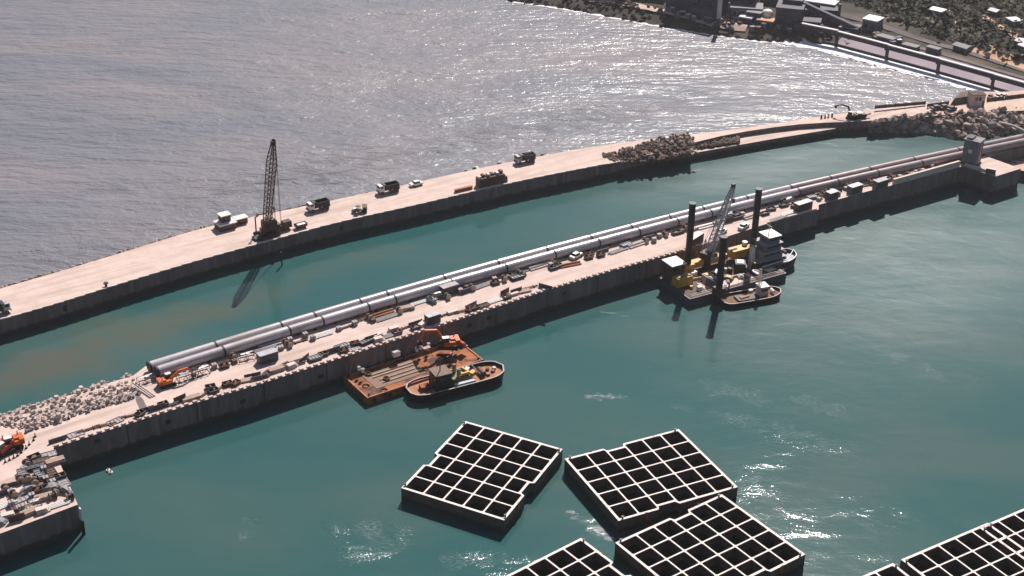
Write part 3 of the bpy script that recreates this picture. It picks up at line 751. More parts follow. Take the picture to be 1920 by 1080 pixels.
# ------------------------------------------------------------------ plant and hillside buildings
def building(name, label, cat, a, b, depth, h, wall, roof, wins=0, group=None, rt=0.5, rise=0.0, over=0.4, base=None):
    p, q = gat(*a), gat(*b); d = q - p; d.z = 0; L = d.length; rz = math.atan2(d.y, d.x)
    u = d.normalized(); nr = Vector((-u.y, u.x, 0)); c = (p + q) / 2 + nr * depth / 2; zb = min(p.z, q.z) - 0.6
    t = empty(name, (c.x, c.y, zb), rz); tag(t, label, cat, group, 'thing')
    MB().box((0, 0, h / 2), (L, depth, h)).build('wall', M[wall], t)
    if rise:
        mb = MB(); X, Y = L / 2 + over, depth / 2 + over
        mb.add([(-X, -Y, h), (X, -Y, h), (X, Y, h), (-X, Y, h), (-X, 0, h + rise), (X, 0, h + rise)], [(0, 1, 5, 4), (2, 3, 4, 5), (1, 2, 5), (3, 0, 4), (3, 2, 1, 0)])
        mb.build('roof', M[roof], t)
    else: MB().box((0, 0, h + rt / 2), (L + over, depth + over, rt)).build('roof', M[roof], t)
    for k in range(wins):
        x = -L / 2 + (k + 0.5) * L / wins
        MB().box((x, -depth / 2 - 0.02, h * 0.55), (L / wins * 0.5, 0.12, min(1.6, h * 0.35))).build('window', M['glass'], t)
    return t
building('turbine_hall', 'tall dark navy plant block left of the white stack', 'industrial building', (1248, 14), (1338, 33), 26, 12, 'navy', 'plant_grey', 4)
building('turbine_hall', 'dark navy plant block just right of the white stack', 'industrial building', (1356, 20), (1416, 25), 22, 10, 'navy', 'plant_grey', 3)
building('boiler_house', 'dark plant hall far behind the white stack, near the top edge', 'industrial building', (1180, -14), (1250, -6), 24, 12, 'navy', 'plant_grey', 3)
building('plant_shed', 'low grey shed at the foot of the navy blocks', 'shed', (1368, 32), (1428, 35), 9, 4.5, 'plant_grey', 'plant_grey', 4)
building('plant_block', 'squat navy block right of the white domed tank', 'industrial building', (1452, 46), (1502, 52), 14, 8, 'navy', 'navy', 2)
building('long_shed', 'long shed with pale roof at the top edge above the domed tank', 'shed', (1424, 6), (1500, 16), 8, 4, 'plant_grey', 'roof_pale', 5)
building('long_shed', 'pale roofed shed stepping down behind the squat navy block', 'shed', (1505, 21), (1562, 34), 7, 6, 'navy', 'roof_pale', 4)
building('long_shed', 'narrow pale roofed shed in front of the stepped sheds', 'shed', (1500, 27), (1534, 31), 4, 3, 'plant_grey', 'roof_pale', 3)
building('plant_block', 'navy block with a dark stack at its right corner', 'industrial building', (1537, 38), (1568, 45), 8, 6, 'navy', 'navy', 2)
for a_, b_, d_, h_, w__, r__, lb_ in (((1504, 56), (1536, 61), 7, 4.5, 'navy', 'navy', 'dark plant block at the landward end of the conveyor bridge'), ((1578, 62), (1606, 69), 6, 3.5, 'navy', 'plant_grey', 'low dark plant block under the foot of the inclined conveyor'),
        ((1290, 33), (1335, 42), 9, 5, 'navy', 'navy', 'low navy annex in front of the tall block left of the white stack'), ((1398, 38), (1424, 42), 6, 4, 'navy', 'plant_grey', 'small navy annex left of the white domed tank'), ((1464, 36), (1500, 40), 9, 9, 'navy', 'navy', 'navy block close behind the squat one right of the tank'),
        ((1110, -8), (1170, 2), 12, 6, 'navy', 'navy', 'low dark hall at the top edge far left of the stack'), ((1640, 76), (1672, 85), 4, 2.6, 'conveyor', 'plant_grey', 'low dark shed just behind the conveyor bridge'), ((1690, 92), (1716, 99), 3.5, 2.4, 'conveyor', 'plant_grey', 'second low dark shed behind the conveyor bridge, further right')):
    building('plant_block', lb_, 'industrial building', a_, b_, d_, h_, w__, r__, 2)
building('transfer_house', 'grey box building with white roof beside the coast road', 'building', (1615, 56), (1642, 61), 7, 5.2, 'plant_grey', 'white', 2)
building('workshop', 'low pale workshop on the revetment road below the stack', 'workshop', (1385, 41), (1408, 45), 5, 2.6, 'brown_panel', 'roof_pale', 2)
building('workshop', 'low brown workshop with pale roof under the domed tank', 'workshop', (1418, 47), (1448, 52), 5, 2.8, 'brown_panel', 'tan_roof', 2)
for i, (a, b, lb, ro, dp) in enumerate((((1738, 26), (1763, 32), 'long white roofed house alone on the dark hillside', 'white', 5), ((1852, 27), (1866, 31), 'small white house high on the hill at the right', 'roof_pale', 4),
                            ((1884, 42), (1898, 50), 'pale house on the hill among the upper right cluster', 'roof_pale', 5),
                            ((1902, 84), (1925, 93), 'long pale roofed house at the right edge, upper of the pair', 'roof_pale', 5), ((1904, 93), (1930, 102), 'long pale roofed house at the right edge, lower of the pair', 'roof_pale', 4),
                            ((1786, 92), (1810, 100), 'grey flat house beside the coast road left of the tan yard', 'plant_grey', 5),
                            ((1735, 97), (1757, 103), 'grey roadside shed just above the conveyor', 'plant_grey', 3))):
    building('hillside_house', lb, 'house', a, b, dp, 2.6, 'plant_grey', ro, 2, 'houses on the hillside', rise=0.7 if i % 2 else 0.0, rt=0.35)
def stack(px, py, r, h, m, lb, name='chimney_stack'):
    p = gat(px, py); t = empty(name, p); tag(t, lb, 'chimney', kind='thing')
    MB().cyl((0, 0, -0.5), (0, 0, h), r, 20, r * 0.8).build('shaft', M[m], t, smooth=True); MB().cyl((0, 0, -0.5), (0, 0, 1.6), r * 1.5, 20).build('base', M['plant_grey'], t)
    MB().cyl((0, 0, h), (0, 0, h + 0.6), r * 0.95, 20).build('rim', M['black_steel'], t)
stack(1347, 41, 1.1, 14, 'roof_pale', 'tall pale stack standing in front of the navy plant blocks')
stack(1571, 44, 0.7, 8, 'navy', 'short dark stack at the end of the pale roofed sheds')
stack(1365, 33, 0.5, 6, 'navy', 'short dark post stack between the navy blocks')
p = gat(1438, 38); t = empty('storage_tank', p); tag(t, 'white domed storage tank among the plant sheds', 'tank', kind='thing')
MB().cyl((0, 0, -0.5), (0, 0, 3.4), 2.3, 24).build('shell', M['white'], t)
mb = MB()
for k in range(4):
    a0, a1 = k * PI / 8, (k + 1) * PI / 8; mb.cyl((0, 0, 3.4 + 1.5 * math.sin(a0)), (0, 0, 3.4 + 1.5 * math.sin(a1)), 2.3 * math.cos(a0), 24, max(0.05, 2.3 * math.cos(a1)), caps=False)
mb.build('dome', M['white'], t, smooth=True)
# inclined dark conveyor inside the plant
a, b = gat(1500, 36), gat(1608, 66); t = empty('inclined_conveyor', a); tag(t, 'dark inclined conveyor running down from the plant to the shore', 'conveyor', kind='thing')
A_ = Vector((0, 0, 7)); B_ = b - a + Vector((0, 0, 2.5)); d = B_ - A_
MB().box((A_ + B_) / 2, (d.length, 2.2, 2.0), math.atan2(d.y, d.x), -math.atan2(d.z, math.hypot(d.x, d.y))).build('gallery', M['navy'], t)
for k in (0.15, 0.5, 0.85):
    c = A_.lerp(B_, k); mb = MB(); mb.bar((c.x - .8, c.y, c.z - 9), (c.x, c.y, c.z - 0.8), .3); mb.bar((c.x + .8, c.y, c.z - 9), (c.x, c.y, c.z - 0.8), .3); mb.build('trestle_leg', M['black_steel'], t)
# scrub over the hillside
mb = MB(); rnd = random.Random(21)
for k in range(2000):
    px = rnd.uniform(1480, 1960); py = rnd.uniform(-30, 112)
    if py > 0.36 * (px - 1500) - 28: continue
    p = gat(px, py); s_ = rnd.choice([.6, .9, 1.3, 2.2]) * rnd.uniform(.8, 1.2)
    for j in range(8):
        c = p + Vector((rnd.gauss(0, .8), rnd.gauss(0, .8), rnd.uniform(0, .9))) * s_
        a = rnd.uniform(0, 6.3); u = Vector((math.cos(a), math.sin(a), rnd.uniform(-.5, .5))) * s_ * 0.6; v = Vector((-math.sin(a), math.cos(a), rnd.uniform(.2, 1))) * s_ * 0.5
        mb.add([c - u, c - v * 0.6, c + u, c + v], [(0, 1, 2, 3)])
struct(mb.build('scrub', M['scrub']), 'stuff')
# scattered plant yard clutter: low dark and pale boxes on the shore strip
rnd = random.Random(9)
for k in range(34):
    px = rnd.uniform(1255, 1700); yb = interp([(1255, 27), (1345, 44), (1420, 54), (1500, 58), (1600, 66), (1700, 88)], px); py = yb + rnd.uniform(-7, 6)
    p = gat(px, py); s_ = rnd.uniform(1.6, 3.6)
    t = empty('site_container', p, rnd.uniform(0, 3)); mt = rnd.choice(['plant_grey', 'brown_panel', 'brown_panel', 'navy', 'navy'])
    MB().box((0, 0, 0.9), (s_, 1.9, 2.0)).build('body', M[mt], t); MB().box((0, 0, 1.98), (s_ + .1, 2.0, 0.14)).build('lid', M[rnd.choice(['roof_pale', 'plant_grey', 'navy', 'brown_panel'])], t)
    later(t, {'plant_grey': 'grey', 'brown_panel': 'brown', 'roof_pale': 'pale', 'navy': 'navy', 'rust': 'rusty'}[mt] + ' site container', 'on the plant shore strip', 'container', 'containers on the plant shore', px)

# ------------------------------------------------------------------ root of the outer quay: yard, rock groyne, low ground by the gate
yardpts = [(1735, 219), (1777, 190.5), (1797, 180), (1812, 175), (1827, 172), (1883, 172), (2000, 164), (2000, 204), (1850, 210), (1790, 213)]
yp = [at(x, y, 5.3) for x, y in yardpts]
o = flatpoly('ground', yp, 5.32, M['dirt_pale']); struct(o)
mb = MB(); strip(mb, yp, lo(yp)); strip(mb, [yp[-1], yp[0]], lo([yp[-1], yp[0]])); struct(mb.build('bank', M['rock']))
top = [(1628, 230), (1680, 222), (1720, 218), (1745, 213), (1800, 210), (1850, 208), (2000, 196)]
wat = [(1624, 248), (1690, 249), (1745, 250), (1790, 261), (1835, 263), (1868, 256), (2000, 232)]
mb = MB(); nx, ny = 60, 9; G = []
for i in range(nx + 1):
    x = 1628 + (2000 - 1628) * i / nx; a = at(x, interp(top, x), 5.0); b = at(x, interp(wat, x) + 1, 0)
    for j in range(ny + 1):
        t = j / ny; p = a.lerp(b, t); p.z = 5.0 * (1 - t) ** 0.8 - 0.9 * t + 1.1 * math.sin(PI * t) * clampi([(1628, 0), (1740, 1), (1850, 1), (1900, .3)], x)
        p.z += 0.6 * noise.noise(p * 0.25) * (1 if 0 < j else 0); G.append(p)
mb.add(G, [(i * (ny + 1) + j + 1, (i + 1) * (ny + 1) + j + 1, (i + 1) * (ny + 1) + j, i * (ny + 1) + j) for i in range(nx) for j in range(ny)])
struct(mb.build('groyne_bank', M['rock_pale']))
def boulder(p, r, seed, m, lb, gr):
    o = MB().blob((0, 0, 0), r, seed, 1, 0.45, (1.25, 1.0, 0.8)).build('boulder', m)
    o.location = p; return tag(o, lb, 'boulder', gr, 'thing')
rnd = random.Random(31)
for k in range(165):
    x = rnd.uniform(1640, 1925); t = rnd.random() ** 0.8; a = at(x, interp(top, x), 5.0); b = at(x, interp(wat, x), 0); p = a.lerp(b, t)
    p.z = 5.0 * (1 - t) ** 0.8 - 0.6 * t + 0.35 + 1.1 * math.sin(PI * t) * clampi([(1628, 0), (1740, 1), (1850, 1), (1900, .3)], x)
    r = rnd.uniform(0.6, 1.8)
    boulder(p, r, rnd.random() * 99, M['rock_pale'] if rnd.random() < 0.6 else M['rock'], 'rough quarry boulder among the groyne rocks at the basin end', 'boulders on the groyne')
mb = MB()
for k in range(900):
    x = rnd.uniform(1632, 1990); t = rnd.random() ** 0.7; a = at(x, interp(top, x), 5.0); b = at(x, interp(wat, x) + 1.0, 0); p = a.lerp(b, t)
    p.z = 5.0 * (1 - t) ** 0.8 - 0.7 * t + 0.1 + 1.1 * math.sin(PI * t) * clampi([(1628, 0), (1740, 1), (1850, 1), (1900, .3)], x); mb.blob(p, rnd.uniform(0.3, 0.8), rnd.random() * 99, 1, 0.45, (1.2, 1, .8))
struct(mb.build('rubble', M['rock_pale']), 'stuff')
# low ground right of the gate platform
lg = [at(x, y, 3.4) for x, y in ((1848, 301), (1910, 284), (2000, 260), (2010, 300), (1925, 321), (1905, 318))]
o = flatpoly('ground', lg, 3.4, M['dirt_pale']); struct(o)
mb = MB(); strip(mb, lg + [lg[0]], lo(lg + [lg[0]])); struct(mb.build('bank', M['rock']))
mb = MB()
for k in range(160):
    x = rnd.uniform(1880, 1990); y = rnd.uniform(296, 330) - (x - 1900) * .2; p = at(x, y, 3.4); p.z = max(0.2, 3.4 - max(0, y - 303 + (x - 1900) * .2) * 0.14); mb.blob(p, rnd.uniform(0.35, 0.9), rnd.random() * 99, 1, 0.45)
struct(mb.build('rubble', M['rock']), 'stuff')

# heap on the outer quay
hp = [(1133, 292), (1180, 274), (1225, 259), (1262, 251), (1290, 263), (1296, 275), (1293, 288), (1240, 298), (1160, 307)]
def heap_h(px): return clampi([(1132, 0), (1165, .7), (1225, 1.8), (1265, 2.3), (1285, 1.4), (1300, 0.3)], px)
mb = MB(); nx, ny = 40, 8; G = []
for i in range(nx + 1):
    x = 1134 + 166 * i / nx
    yb = interp([(1134, 293), (1290, 257), (1300, 262)], x); yf = interp([(1134, 294), (1158, 306), (1240, 298), (1300, 287)], x)
    zf = 4.7
    for j in range(ny + 1):
        t = j / ny; p = at(x, yb + (yf - yb) * t, zf); p.z = zf + heap_h(x) * math.sin(PI * min(1, t * 0.75 + 0.25)) * 0.9 + 0.5 * noise.noise(p * 0.4); G.append(p)
mb.add(G, [(i * (ny + 1) + j + 1, (i + 1) * (ny + 1) + j + 1, (i + 1) * (ny + 1) + j, i * (ny + 1) + j) for i in range(nx) for j in range(ny)])
for k in range(500):
    p = Vector(rnd.choice(G)) + Vector((rnd.uniform(-1, 1), rnd.uniform(-1, 1), rnd.uniform(0, .3))); mb.blob(p, rnd.uniform(.3, .6), rnd.random() * 99, 1, 0.45)
struct(mb.build('rubble', M['rock']), 'stuff')
for k in range(120):
    p = Vector(rnd.choice(G)) + Vector((rnd.uniform(-1, 1), rnd.uniform(-1.2, .8), rnd.uniform(0.1, .5)))
    boulder(p, rnd.uniform(0.45, 0.95), rnd.random() * 99, M['rock_pale'] if rnd.random() < 0.35 else M['rock'], 'rough boulder in the dark rubble heap on the outer quay', 'boulders in the quay heap')
# spill of rubble on the ledge right of the heap
mb = MB()
for k in range(380):
    x = rnd.uniform(1285, 1385); y = interp([(1285, 268), (1390, 252)], x) + rnd.uniform(0, 14); p = at(x, y, 3.4); mb.blob(p, rnd.uniform(.35, .9), rnd.random() * 99, 1, 0.45)
struct(mb.build('rubble', M['rock']), 'stuff')
# ------------------------------------------------------------------ machines
def wheel(parent, x, y, r, w_=0.35):
    o = MB().cyl((0, -w_ / 2, 0), (0, w_ / 2, 0), r, 14).build('wheel', M['rubber'], parent, (x, y, r))
    MB().cyl((0, -w_ / 2 - .02, 0), (0, w_ / 2 + .02, 0), r * 0.5, 10).build('rim', M['grey_steel'], o)
    return o
def dump_truck(loc, rz, label, cab='white', body='black_steel', empty_bed=True, group='dump trucks on the outer quay'):
    t = empty('dump_truck', loc, rz); tag(t, label, 'truck', group, 'thing')
    MB().box((0, 0, 0.95), (7.0, 0.9, 0.35)).box((-2.4, 0, 0.95), (2.4, 2.2, 0.3)).build('chassis', M['black_steel'], t)
    c = MB().box((2.55, 0, 1.95), (1.7, 2.35, 1.9), taper=0.94).build('cab', M[cab], t)
    MB().box((3.40, 0, 2.35), (0.08, 2.0, 0.75), ry=-0.06).build('windscreen', M['glass'], c)
    for s in (-1, 1): MB().box((2.6, s * 1.17, 2.35), (1.0, 0.06, 0.65)).build('side_window', M['glass'], c)
    MB().box((3.55, 0, 0.85), (0.25, 2.4, 0.45)).build('bumper', M['grey_steel'], t)
    mb = MB(); L, W_, H = 4.7, 2.5, 1.55; z0 = 1.25; x0 = -3.35
    mb.box((x0 + L / 2, 0, z0 + .06), (L, W_ * .9, .12)); mb.box((x0 + L - .06, 0, z0 + H / 2 + .2), (.12, W_, H + .35)); mb.box((x0 + .06, 0, z0 + H / 2), (.12, W_ * .98, H), ry=-0.12)
    for s in (-1, 1):
        mb.box((x0 + L / 2, s * W_ / 2, z0 + H / 2), (L, .12, H))
        for k in range(5): mb.box((x0 + .5 + k * .92, s * (W_ / 2 + .09), z0 + H / 2), (.12, .1, H * .96))
    mb.box((x0 + L + .35, 0, z0 + H + .32), (.8, W_, .1))
    b = mb.build('dump_body', M[body], t)
    if not empty_bed: MB().blob((x0 + L / 2, 0, z0 + H * .75), 1.1, 4, 2, .3, (1.9, 1.0, .55)).build('load', M['rock'], b)
    for x in (2.4, -1.35, -2.65):
        for s in (-1, 1): wheel(t, x, s * 1.05, 0.52)
    return t
def pickup(loc, rz, label, col='white', name='parked_car', cat='car', group=None):
    t = empty(name, loc, rz); tag(t, label, cat, group, 'thing')
    MB().box((0, 0, .72), (4.4, 1.75, .62), taper=.96).build('body', M[col], t)
    c = MB().box((-.15, 0, 1.28), (2.2, 1.6, .58), taper=.8).build('cabin', M['glass'], t)
    MB().box((-.15, 0, 1.585), (1.72, 1.28, .05)).build('roof', M[col], c)
    for x in (1.4, -1.4):
        for s in (-1, 1): wheel(t, x, s * .8, .34, .24)
    return t
def excavator(loc, rz, label, col='orange', sc=1.0, boom=(0.9, -1.2), group=None, slew=0.0):
    t = empty('excavator', loc, rz); tag(t, label, 'excavator', group, 'thing'); t.scale = (sc,) * 3
    for s in (-1, 1):
        mb = MB(); mb.box((0, s * 1.15, .45), (3.4, .6, .7), taper=1); mb.cyl((1.7, s * 1.15 - .3, .45), (1.7, s * 1.15 + .3, .45), .42, 12); mb.cyl((-1.7, s * 1.15 - .3, .45), (-1.7, s * 1.15 + .3, .45), .42, 12)
        mb.build('track', M['rubber'], t)
    ro = Matrix.Rotation(slew, 3, 'Z')
    def put(o): o.rotation_euler[2] = slew; return o
    put(MB().box((-.5, 0, 1.35), (3.4, 2.5, .9)).box((-1.75, 0, 1.5), (.9, 2.5, 1.2)).build('body', M[col], t))
    c = put(MB().box((.75, .72, 2.0), (1.5, 1.0, 1.5), taper=.92).build('cab', M['glass'], t))
    MB().box((.75, .72, 2.82), (1.45, 1.0, .12)).build('roof', M['white'], c)
    put(MB().box((-1.1, -.2, 1.95), (1.5, 1.5, .4)).build('engine_cover', M[col], t))
    put(MB().cyl((-1.3, -.7, 2.1), (-1.3, -.7, 2.9), .1, 8).build('exhaust', M['black_steel'], t))
    a, b = boom; A0 = Vector((.9, -.35, 1.6)); A1 = A0 + Vector((math.cos(a), 0, math.sin(a))) * 2.9; A2 = A1 + Vector((math.cos(a * .2), 0, math.sin(a * .2) - .1)) * 2.4; A3 = A2 + Vector((math.cos(b), 0, math.sin(b))) * 2.6
    mb = MB()
    for p, q, w_ in ((A0, A1, .62), (A1, A2, .55)):
        d = q - p; mb.box((p + q) / 2, (d.length + .2, .45, w_), 0, -math.atan2(d.z, d.x))
    put(mb.build('boom', M[col], t))
    d = A3 - A2; put(MB().box((A2 + A3) / 2, (d.length, .36, .42), 0, -math.atan2(d.z, d.x)).build('stick', M[col], t))
    mb = MB(); mb.prism([(-.5, -.45), (.5, -.45), (.35, .45), (-.35, .45)], -.5, .5)
    mb.v = [(A3.x + v[1] - .1, A3.y + v[2], A3.z + v[0] - .3) for v in mb.v]; put(mb.build('bucket', M['black_steel'], t))
    put(MB().bar(A0 + Vector((.2, 0, -.2)), A1 + Vector((-.1, 0, -.3)), .18).build('cylinder', M['grey_steel'], t))
    return t
def oq(px, py): return at(px, py, clampi(ZO, px))
def oyaw(px): 
    z = clampi(ZO, px); a = at(px - 30, interp(NE, px - 30), z); b = at(px + 30, interp(NE, px + 30), z); return math.atan2(b.y - a.y, b.x - a.x)
dump_truck(oq(597, 393), oyaw(597) + PI, 'dark dump truck with white cab, the one nearest the lattice crane on the outer quay')
dump_truck(oq(728, 360), oyaw(728) + PI, 'dark dump truck with white cab beside the small white car on the outer quay')
dump_truck(oq(984, 304), oyaw(984) + PI, 'dark dump truck alone between the brown stacked units and the rubble heap', 'grey_paint', empty_bed=False)
dump_truck(oq(-6, 590), oyaw(0), 'dark truck rear half cut off by the left edge of the outer quay', 'grey_paint')
pickup(oq(780, 348), oyaw(780) + PI, 'small white car parked by the sea side of the outer quay')
# pair of small dark machines in the middle of the deck
for k, (px, py, lb) in enumerate(((669, 399, 'small dark road roller with white hood on the bare outer deck'), (684, 396, 'small dark dumper standing beside the road roller on the outer deck'))):
    t = empty('road_roller' if k == 0 else 'site_dumper', oq(px, py), oyaw(px) + (2.2 if k == 0 else 1.1)); tag(t, lb, 'roller' if k == 0 else 'dumper', kind='thing')
    MB().box((-.4, 0, 1.0), (1.9, 1.4, .7), taper=.9).build('body', M['black_steel'], t); MB().box((.55, 0, 1.25), (.9, 1.2, .5)).build('hood', M['white' if k == 0 else 'yellow'], t)
    mb = MB()
    for x, y in ((-.9, -.6), (-.9, .6), (.1, -.6), (.1, .6)): mb.bar((x, y, 1.2), (x, y, 2.2), .09)
    mb.box((-.4, 0, 2.24), (1.4, 1.5, .08)); mb.build('canopy', M['black_steel'], t)
    for x in (-1.1, 1.0): MB().cyl((x, -.7, .55), (x, .7, .55), .55, 16).build('drum' if k == 0 else 'axle_wheel', M['grey_steel' if k == 0 else 'rubber'], t)
# flat pale site office: a low wide block, a raised block and a low block beside it
t = empty('site_office', oq(423, 427), oyaw(430)); tag(t, 'flat white site office of low blocks with a raised middle, by the sea side', 'site office', kind='thing')
def room(c, d, m='brown_panel'):
    o = MB().box(c, d).build('cabin_wall', M[m], t); MB().box((c[0], c[1], c[2] + d[2] / 2 + .14), (d[0] + .5, d[1] + .5, .28)).build('roof', M['white'], o)
    MB().box((c[0], c[1] - d[1] / 2 - .03, c[2] + .1), (d[0] * .4, .08, d[2] * .4)).build('window', M['glass'], o)
room((0, 0, .9), (5.2, 4.0, 1.8)); room((0.2, 0.6, 3.1), (2.9, 2.4, 1.8)); room((5.2, .6, .85), (3.6, 2.2, 1.7))
# crawler crane with lattice boom
cb = oq(501, 442); cyaw = oyaw(500)
t = empty('crawler_crane', cb, cyaw); tag(t, 'tall brown crawler crane with lattice boom at the channel edge of the outer quay', 'crane', kind='thing')
for s in (-1, 1):
    mb = MB(); mb.box((0, s * 1.9, .65), (5.6, .85, 1.1)); mb.cyl((2.8, s * 1.9 - .42, .65), (2.8, s * 1.9 + .42, .65), .6, 12); mb.cyl((-2.8, s * 1.9 - .42, .65), (-2.8, s * 1.9 + .42, .65), .6, 12); mb.build('track', M['black_steel'], t)
MB().box((0, 0, .9), (2.6, 3.4, .7)).cyl((0, 0, 1.2), (0, 0, 1.6), 1.2, 20).build('undercarriage', M['black_steel'], t)
MB().box((1.0, .3, 3.2), (4.0, 2.9, 3.1), taper=.96).box((1.0, .3, 4.85), (3.2, 2.2, .35)).build('machine_house', M['brown_steel'], t)
c_ = MB().box((-1.9, -1.1, 2.6), (1.4, 1.2, 2.0), taper=.9).build('cab', M['brown_steel'], t); MB().box((-2.62, -1.1, 2.9), (.08, .95, 1.0)).build('windscreen', M['glass'], c_)
MB().box((3.5, .3, 2.3), (1.1, 3.2, 1.9)).build('counterweight', M['brown_steel'], t)
MB().box((-3.4, -.3, .45), (2.2, 2.6, .5)).build('outrigger_mat', M['black_steel'], t)
tip_w = at(512, 270, 5.4 + 29); inv = Matrix.Rotation(-cyaw, 3, 'Z'); tip = inv @ (tip_w - cb)
foot = Vector((-.6, -.6, 1.9))
MB().lattice(foot, tip, 1.5, 2.3, .8, .9, 20, .21).build('boom', M['brown_steel'], t)
hd = MB().box(tip + Vector((0, 0, .2)), (1.1, 1.1, 1.5)).build('boom_head', M['black_steel'], t)
for s in (-.3, .3): MB().cyl(tip + Vector((.3, s, .9)), tip + Vector((.3, s + .12, .9)), .5, 14).build('sheave', M['black_steel'], hd)
gt = Vector((3.0, .3, 8.4))
mb = MB()
for s in (-.9, .9): mb.bar((2.6, .3 + s, 4.6), gt + Vector((0, s * .3, 0)), .22); mb.bar((.6, .3 + s, 4.6), gt + Vector((0, s * .3, 0)), .16)
mb.build('gantry', M['brown_steel'], t)
for s in (-.35, .35): MB().bar(gt + Vector((0, s, 0)), tip + Vector((0, s, 0)), .09).build('pendant_line', M['black_steel'], t)
for s in (-.2, .35): MB().bar(tip + Vector((.7, s, .3)), (tip.x + .9, tip.y + s, 3.2), .11).build('hoist_rope', M['black_steel'], t)
MB().box((tip.x + .9, tip.y + .1, 2.7), (.6, .5, 1.1)).build('hook_block', M['black_steel'], t)
# standing leader tube beside the house
MB().cyl((-2.6, 1.7, .2), (-2.6, 1.7, 6.0), .22, 8).cyl((-2.6, 1.7, 5.9), (-1.6, 1.7, 6.2), .2, 8).build('leader_tube', M['brown_steel'], t)
# low loader with a crate and a dark skip to its right
def low_loader(px, py, L, label, name='low_loader_trailer', box_at=.62):
    t = empty(name, oq(px, py), oyaw(px)); tag(t, label, 'trailer', kind='thing')
    MB().box((0, 0, .95), (L, 2.3, .35)).box((-L / 2 + .6, 0, 1.3), (1.2, 2.3, .5)).build('bed', M['brown_steel'], t)
    MB().box((L * (box_at - .5), 0, 1.9), (2.6, 2.1, 1.5), taper=.95).build('crate', M['brown_panel'], t)
    for x in (-L * .35, L * .15, L * .3):
        for s in (-1, 1): wheel(t, x, s * 1.0, .42)
    return t
low_loader(526, 432, 6.8, 'dark low trailer with a brown crate just right of the lattice crane', box_at=.8)
t = empty('skip', oq(564, 427), oyaw(560)); tag(t, 'small dark open skip at the channel edge right of the low trailer', 'skip', kind='thing')
mb = MB(); mb.box((0, 0, .5), (3.2, 1.6, .1))
for s in (-1, 1): mb.box((0, s * .85, .95), (3.6, .08, .95), rx=s * -.12); mb.box((s * 1.75, 0, .95), (.08, 1.7, .95), ry=s * .3)
mb.build('tub', M['brown_steel'], t); MB().box((.2, 0, 1.1), (2.6, 1.3, .3)).build('lid', M['white'], t)
for s in (-1, 1): MB().box((s * 1.2, 0, .24), (.3, 1.6, .42)).build('skid', M['black_steel'], t)
# bollard on the channel edge
t = empty('bollard', oq(199, 537), oyaw(200)); tag(t, 'lone dark mooring bollard on the channel edge of the outer quay', 'bollard', kind='thing')
MB().cyl((0, 0, 0), (0, 0, .9), .35, 12, .28).build('post', M['black_steel'], t); MB().cyl((0, 0, .9), (0, 0, 1.2), .7, 12, .6).build('cap', M['black_steel'], t)
# brown stack of hollow units with openings on top, and a rusty beam
t = empty('precast_stack', oq(921, 346), oyaw(920)); tag(t, 'brown wall of precast units with notched pale tops on the outer quay', 'precast stack', kind='thing')
MB().box((0, .6, 1.45), (9.2, 2.6, 2.9)).build('wall', M['brown_panel'], t)
for k in range(6):
    x = -4.1 + k * 1.62; MB().box((x, .6 + .5 * (k % 2), 3.2 + .12 * (k % 3)), (.95, 1.5, .62)).build('cap_block', M['pale_concrete' if k % 2 == 0 else 'brown_panel'], t)
MB().box((5.0, .2, 1.0), (1.4, 1.8, 1.8), taper=.8).build('end_block', M['brown_panel'], t)
t = empty('steel_beam', oq(869, 357), oyaw(870)); tag(t, 'rusty orange steel beam lying in front of the brown precast wall', 'beam', kind='thing')
MB().box((0, 0, .95), (6.4, .9, .16)).box((0, 0, .45), (6.4, .16, .9)).box((0, 0, .08), (6.4, .9, .14)).build('girder', M['rust_light'], t)
for x in (-2.2, 2.2): MB().box((x, 0, -.06), (.3, 1.2, .16)).build('bearer', M['brown_timber'], t)
# excavator at the far end of the ledge with its own rock bund
excavator(oq(1597, 222), oyaw(1590) + 2.6, 'dark excavator with raised arm beyond the low ledge of the outer quay', 'brown_steel', .95, (1.25, -.3))
t = empty('crusher', oq(1612, 221), oyaw(1600)); tag(t, 'low dark crushing machine right beside the raised arm excavator', 'machine', kind='thing')
MB().box((0, 0, 1.1), (4.5, 2.0, 1.1), taper=.9).build('body', M['black_steel'], t); MB().box((-.6, 0, 1.95), (1.6, 1.8, .6), taper=1.3).build('hopper', M['white'], t); MB().box((2.8, 0, 1.1), (2.6, .9, .2), ry=-.35).build('belt', M['black_steel'], t)
for s in (-1, 1): MB().box((0, s * .8, .35), (3.6, .5, .7)).build('track', M['rubber'], t)
# embankment, small house and vehicles at the root
a = [at(x, y, 5.4) for x, y in ((1781, 198), (1816, 193), (1822, 178), (1797, 181))]
mb = MB(); c0 = sum(a, Vector()) / 4
up_ = [c0 + (p - c0) * .72 + Vector((0, 0, 2.2)) for p in a]
mb.add(a + up_, [(i, (i + 1) % 4, 4 + (i + 1) % 4, 4 + i) for i in range(4)] + [(4, 5, 6, 7)])
tag(mb.build('earth_mound', M['rock']), 'dark flat topped earth mound left of the small cream house', 'mound', kind='thing')
hb = at(1833, 200, 5.3); t = empty('gatehouse', hb, R(8)); tag(t, 'small cream house with two dark windows at the root of the outer quay', 'house', kind='thing')
MB().box((0, 2.2, 2.2), (5.0, 4.4, 4.4)).build('wall', M['cream'], t); MB().box((0, 2.2, 4.5), (5.3, 4.7, .2)).build('roof', M['rock'], t)
for x in (-.9, .55): MB().box((x, -.03, 2.9), (.95, .12, 1.3)).build('window', M['glass'], t)
MB().box((1.9, -.03, 1.1), (.8, .1, 2.0)).build('door', M['brown_panel'], t)
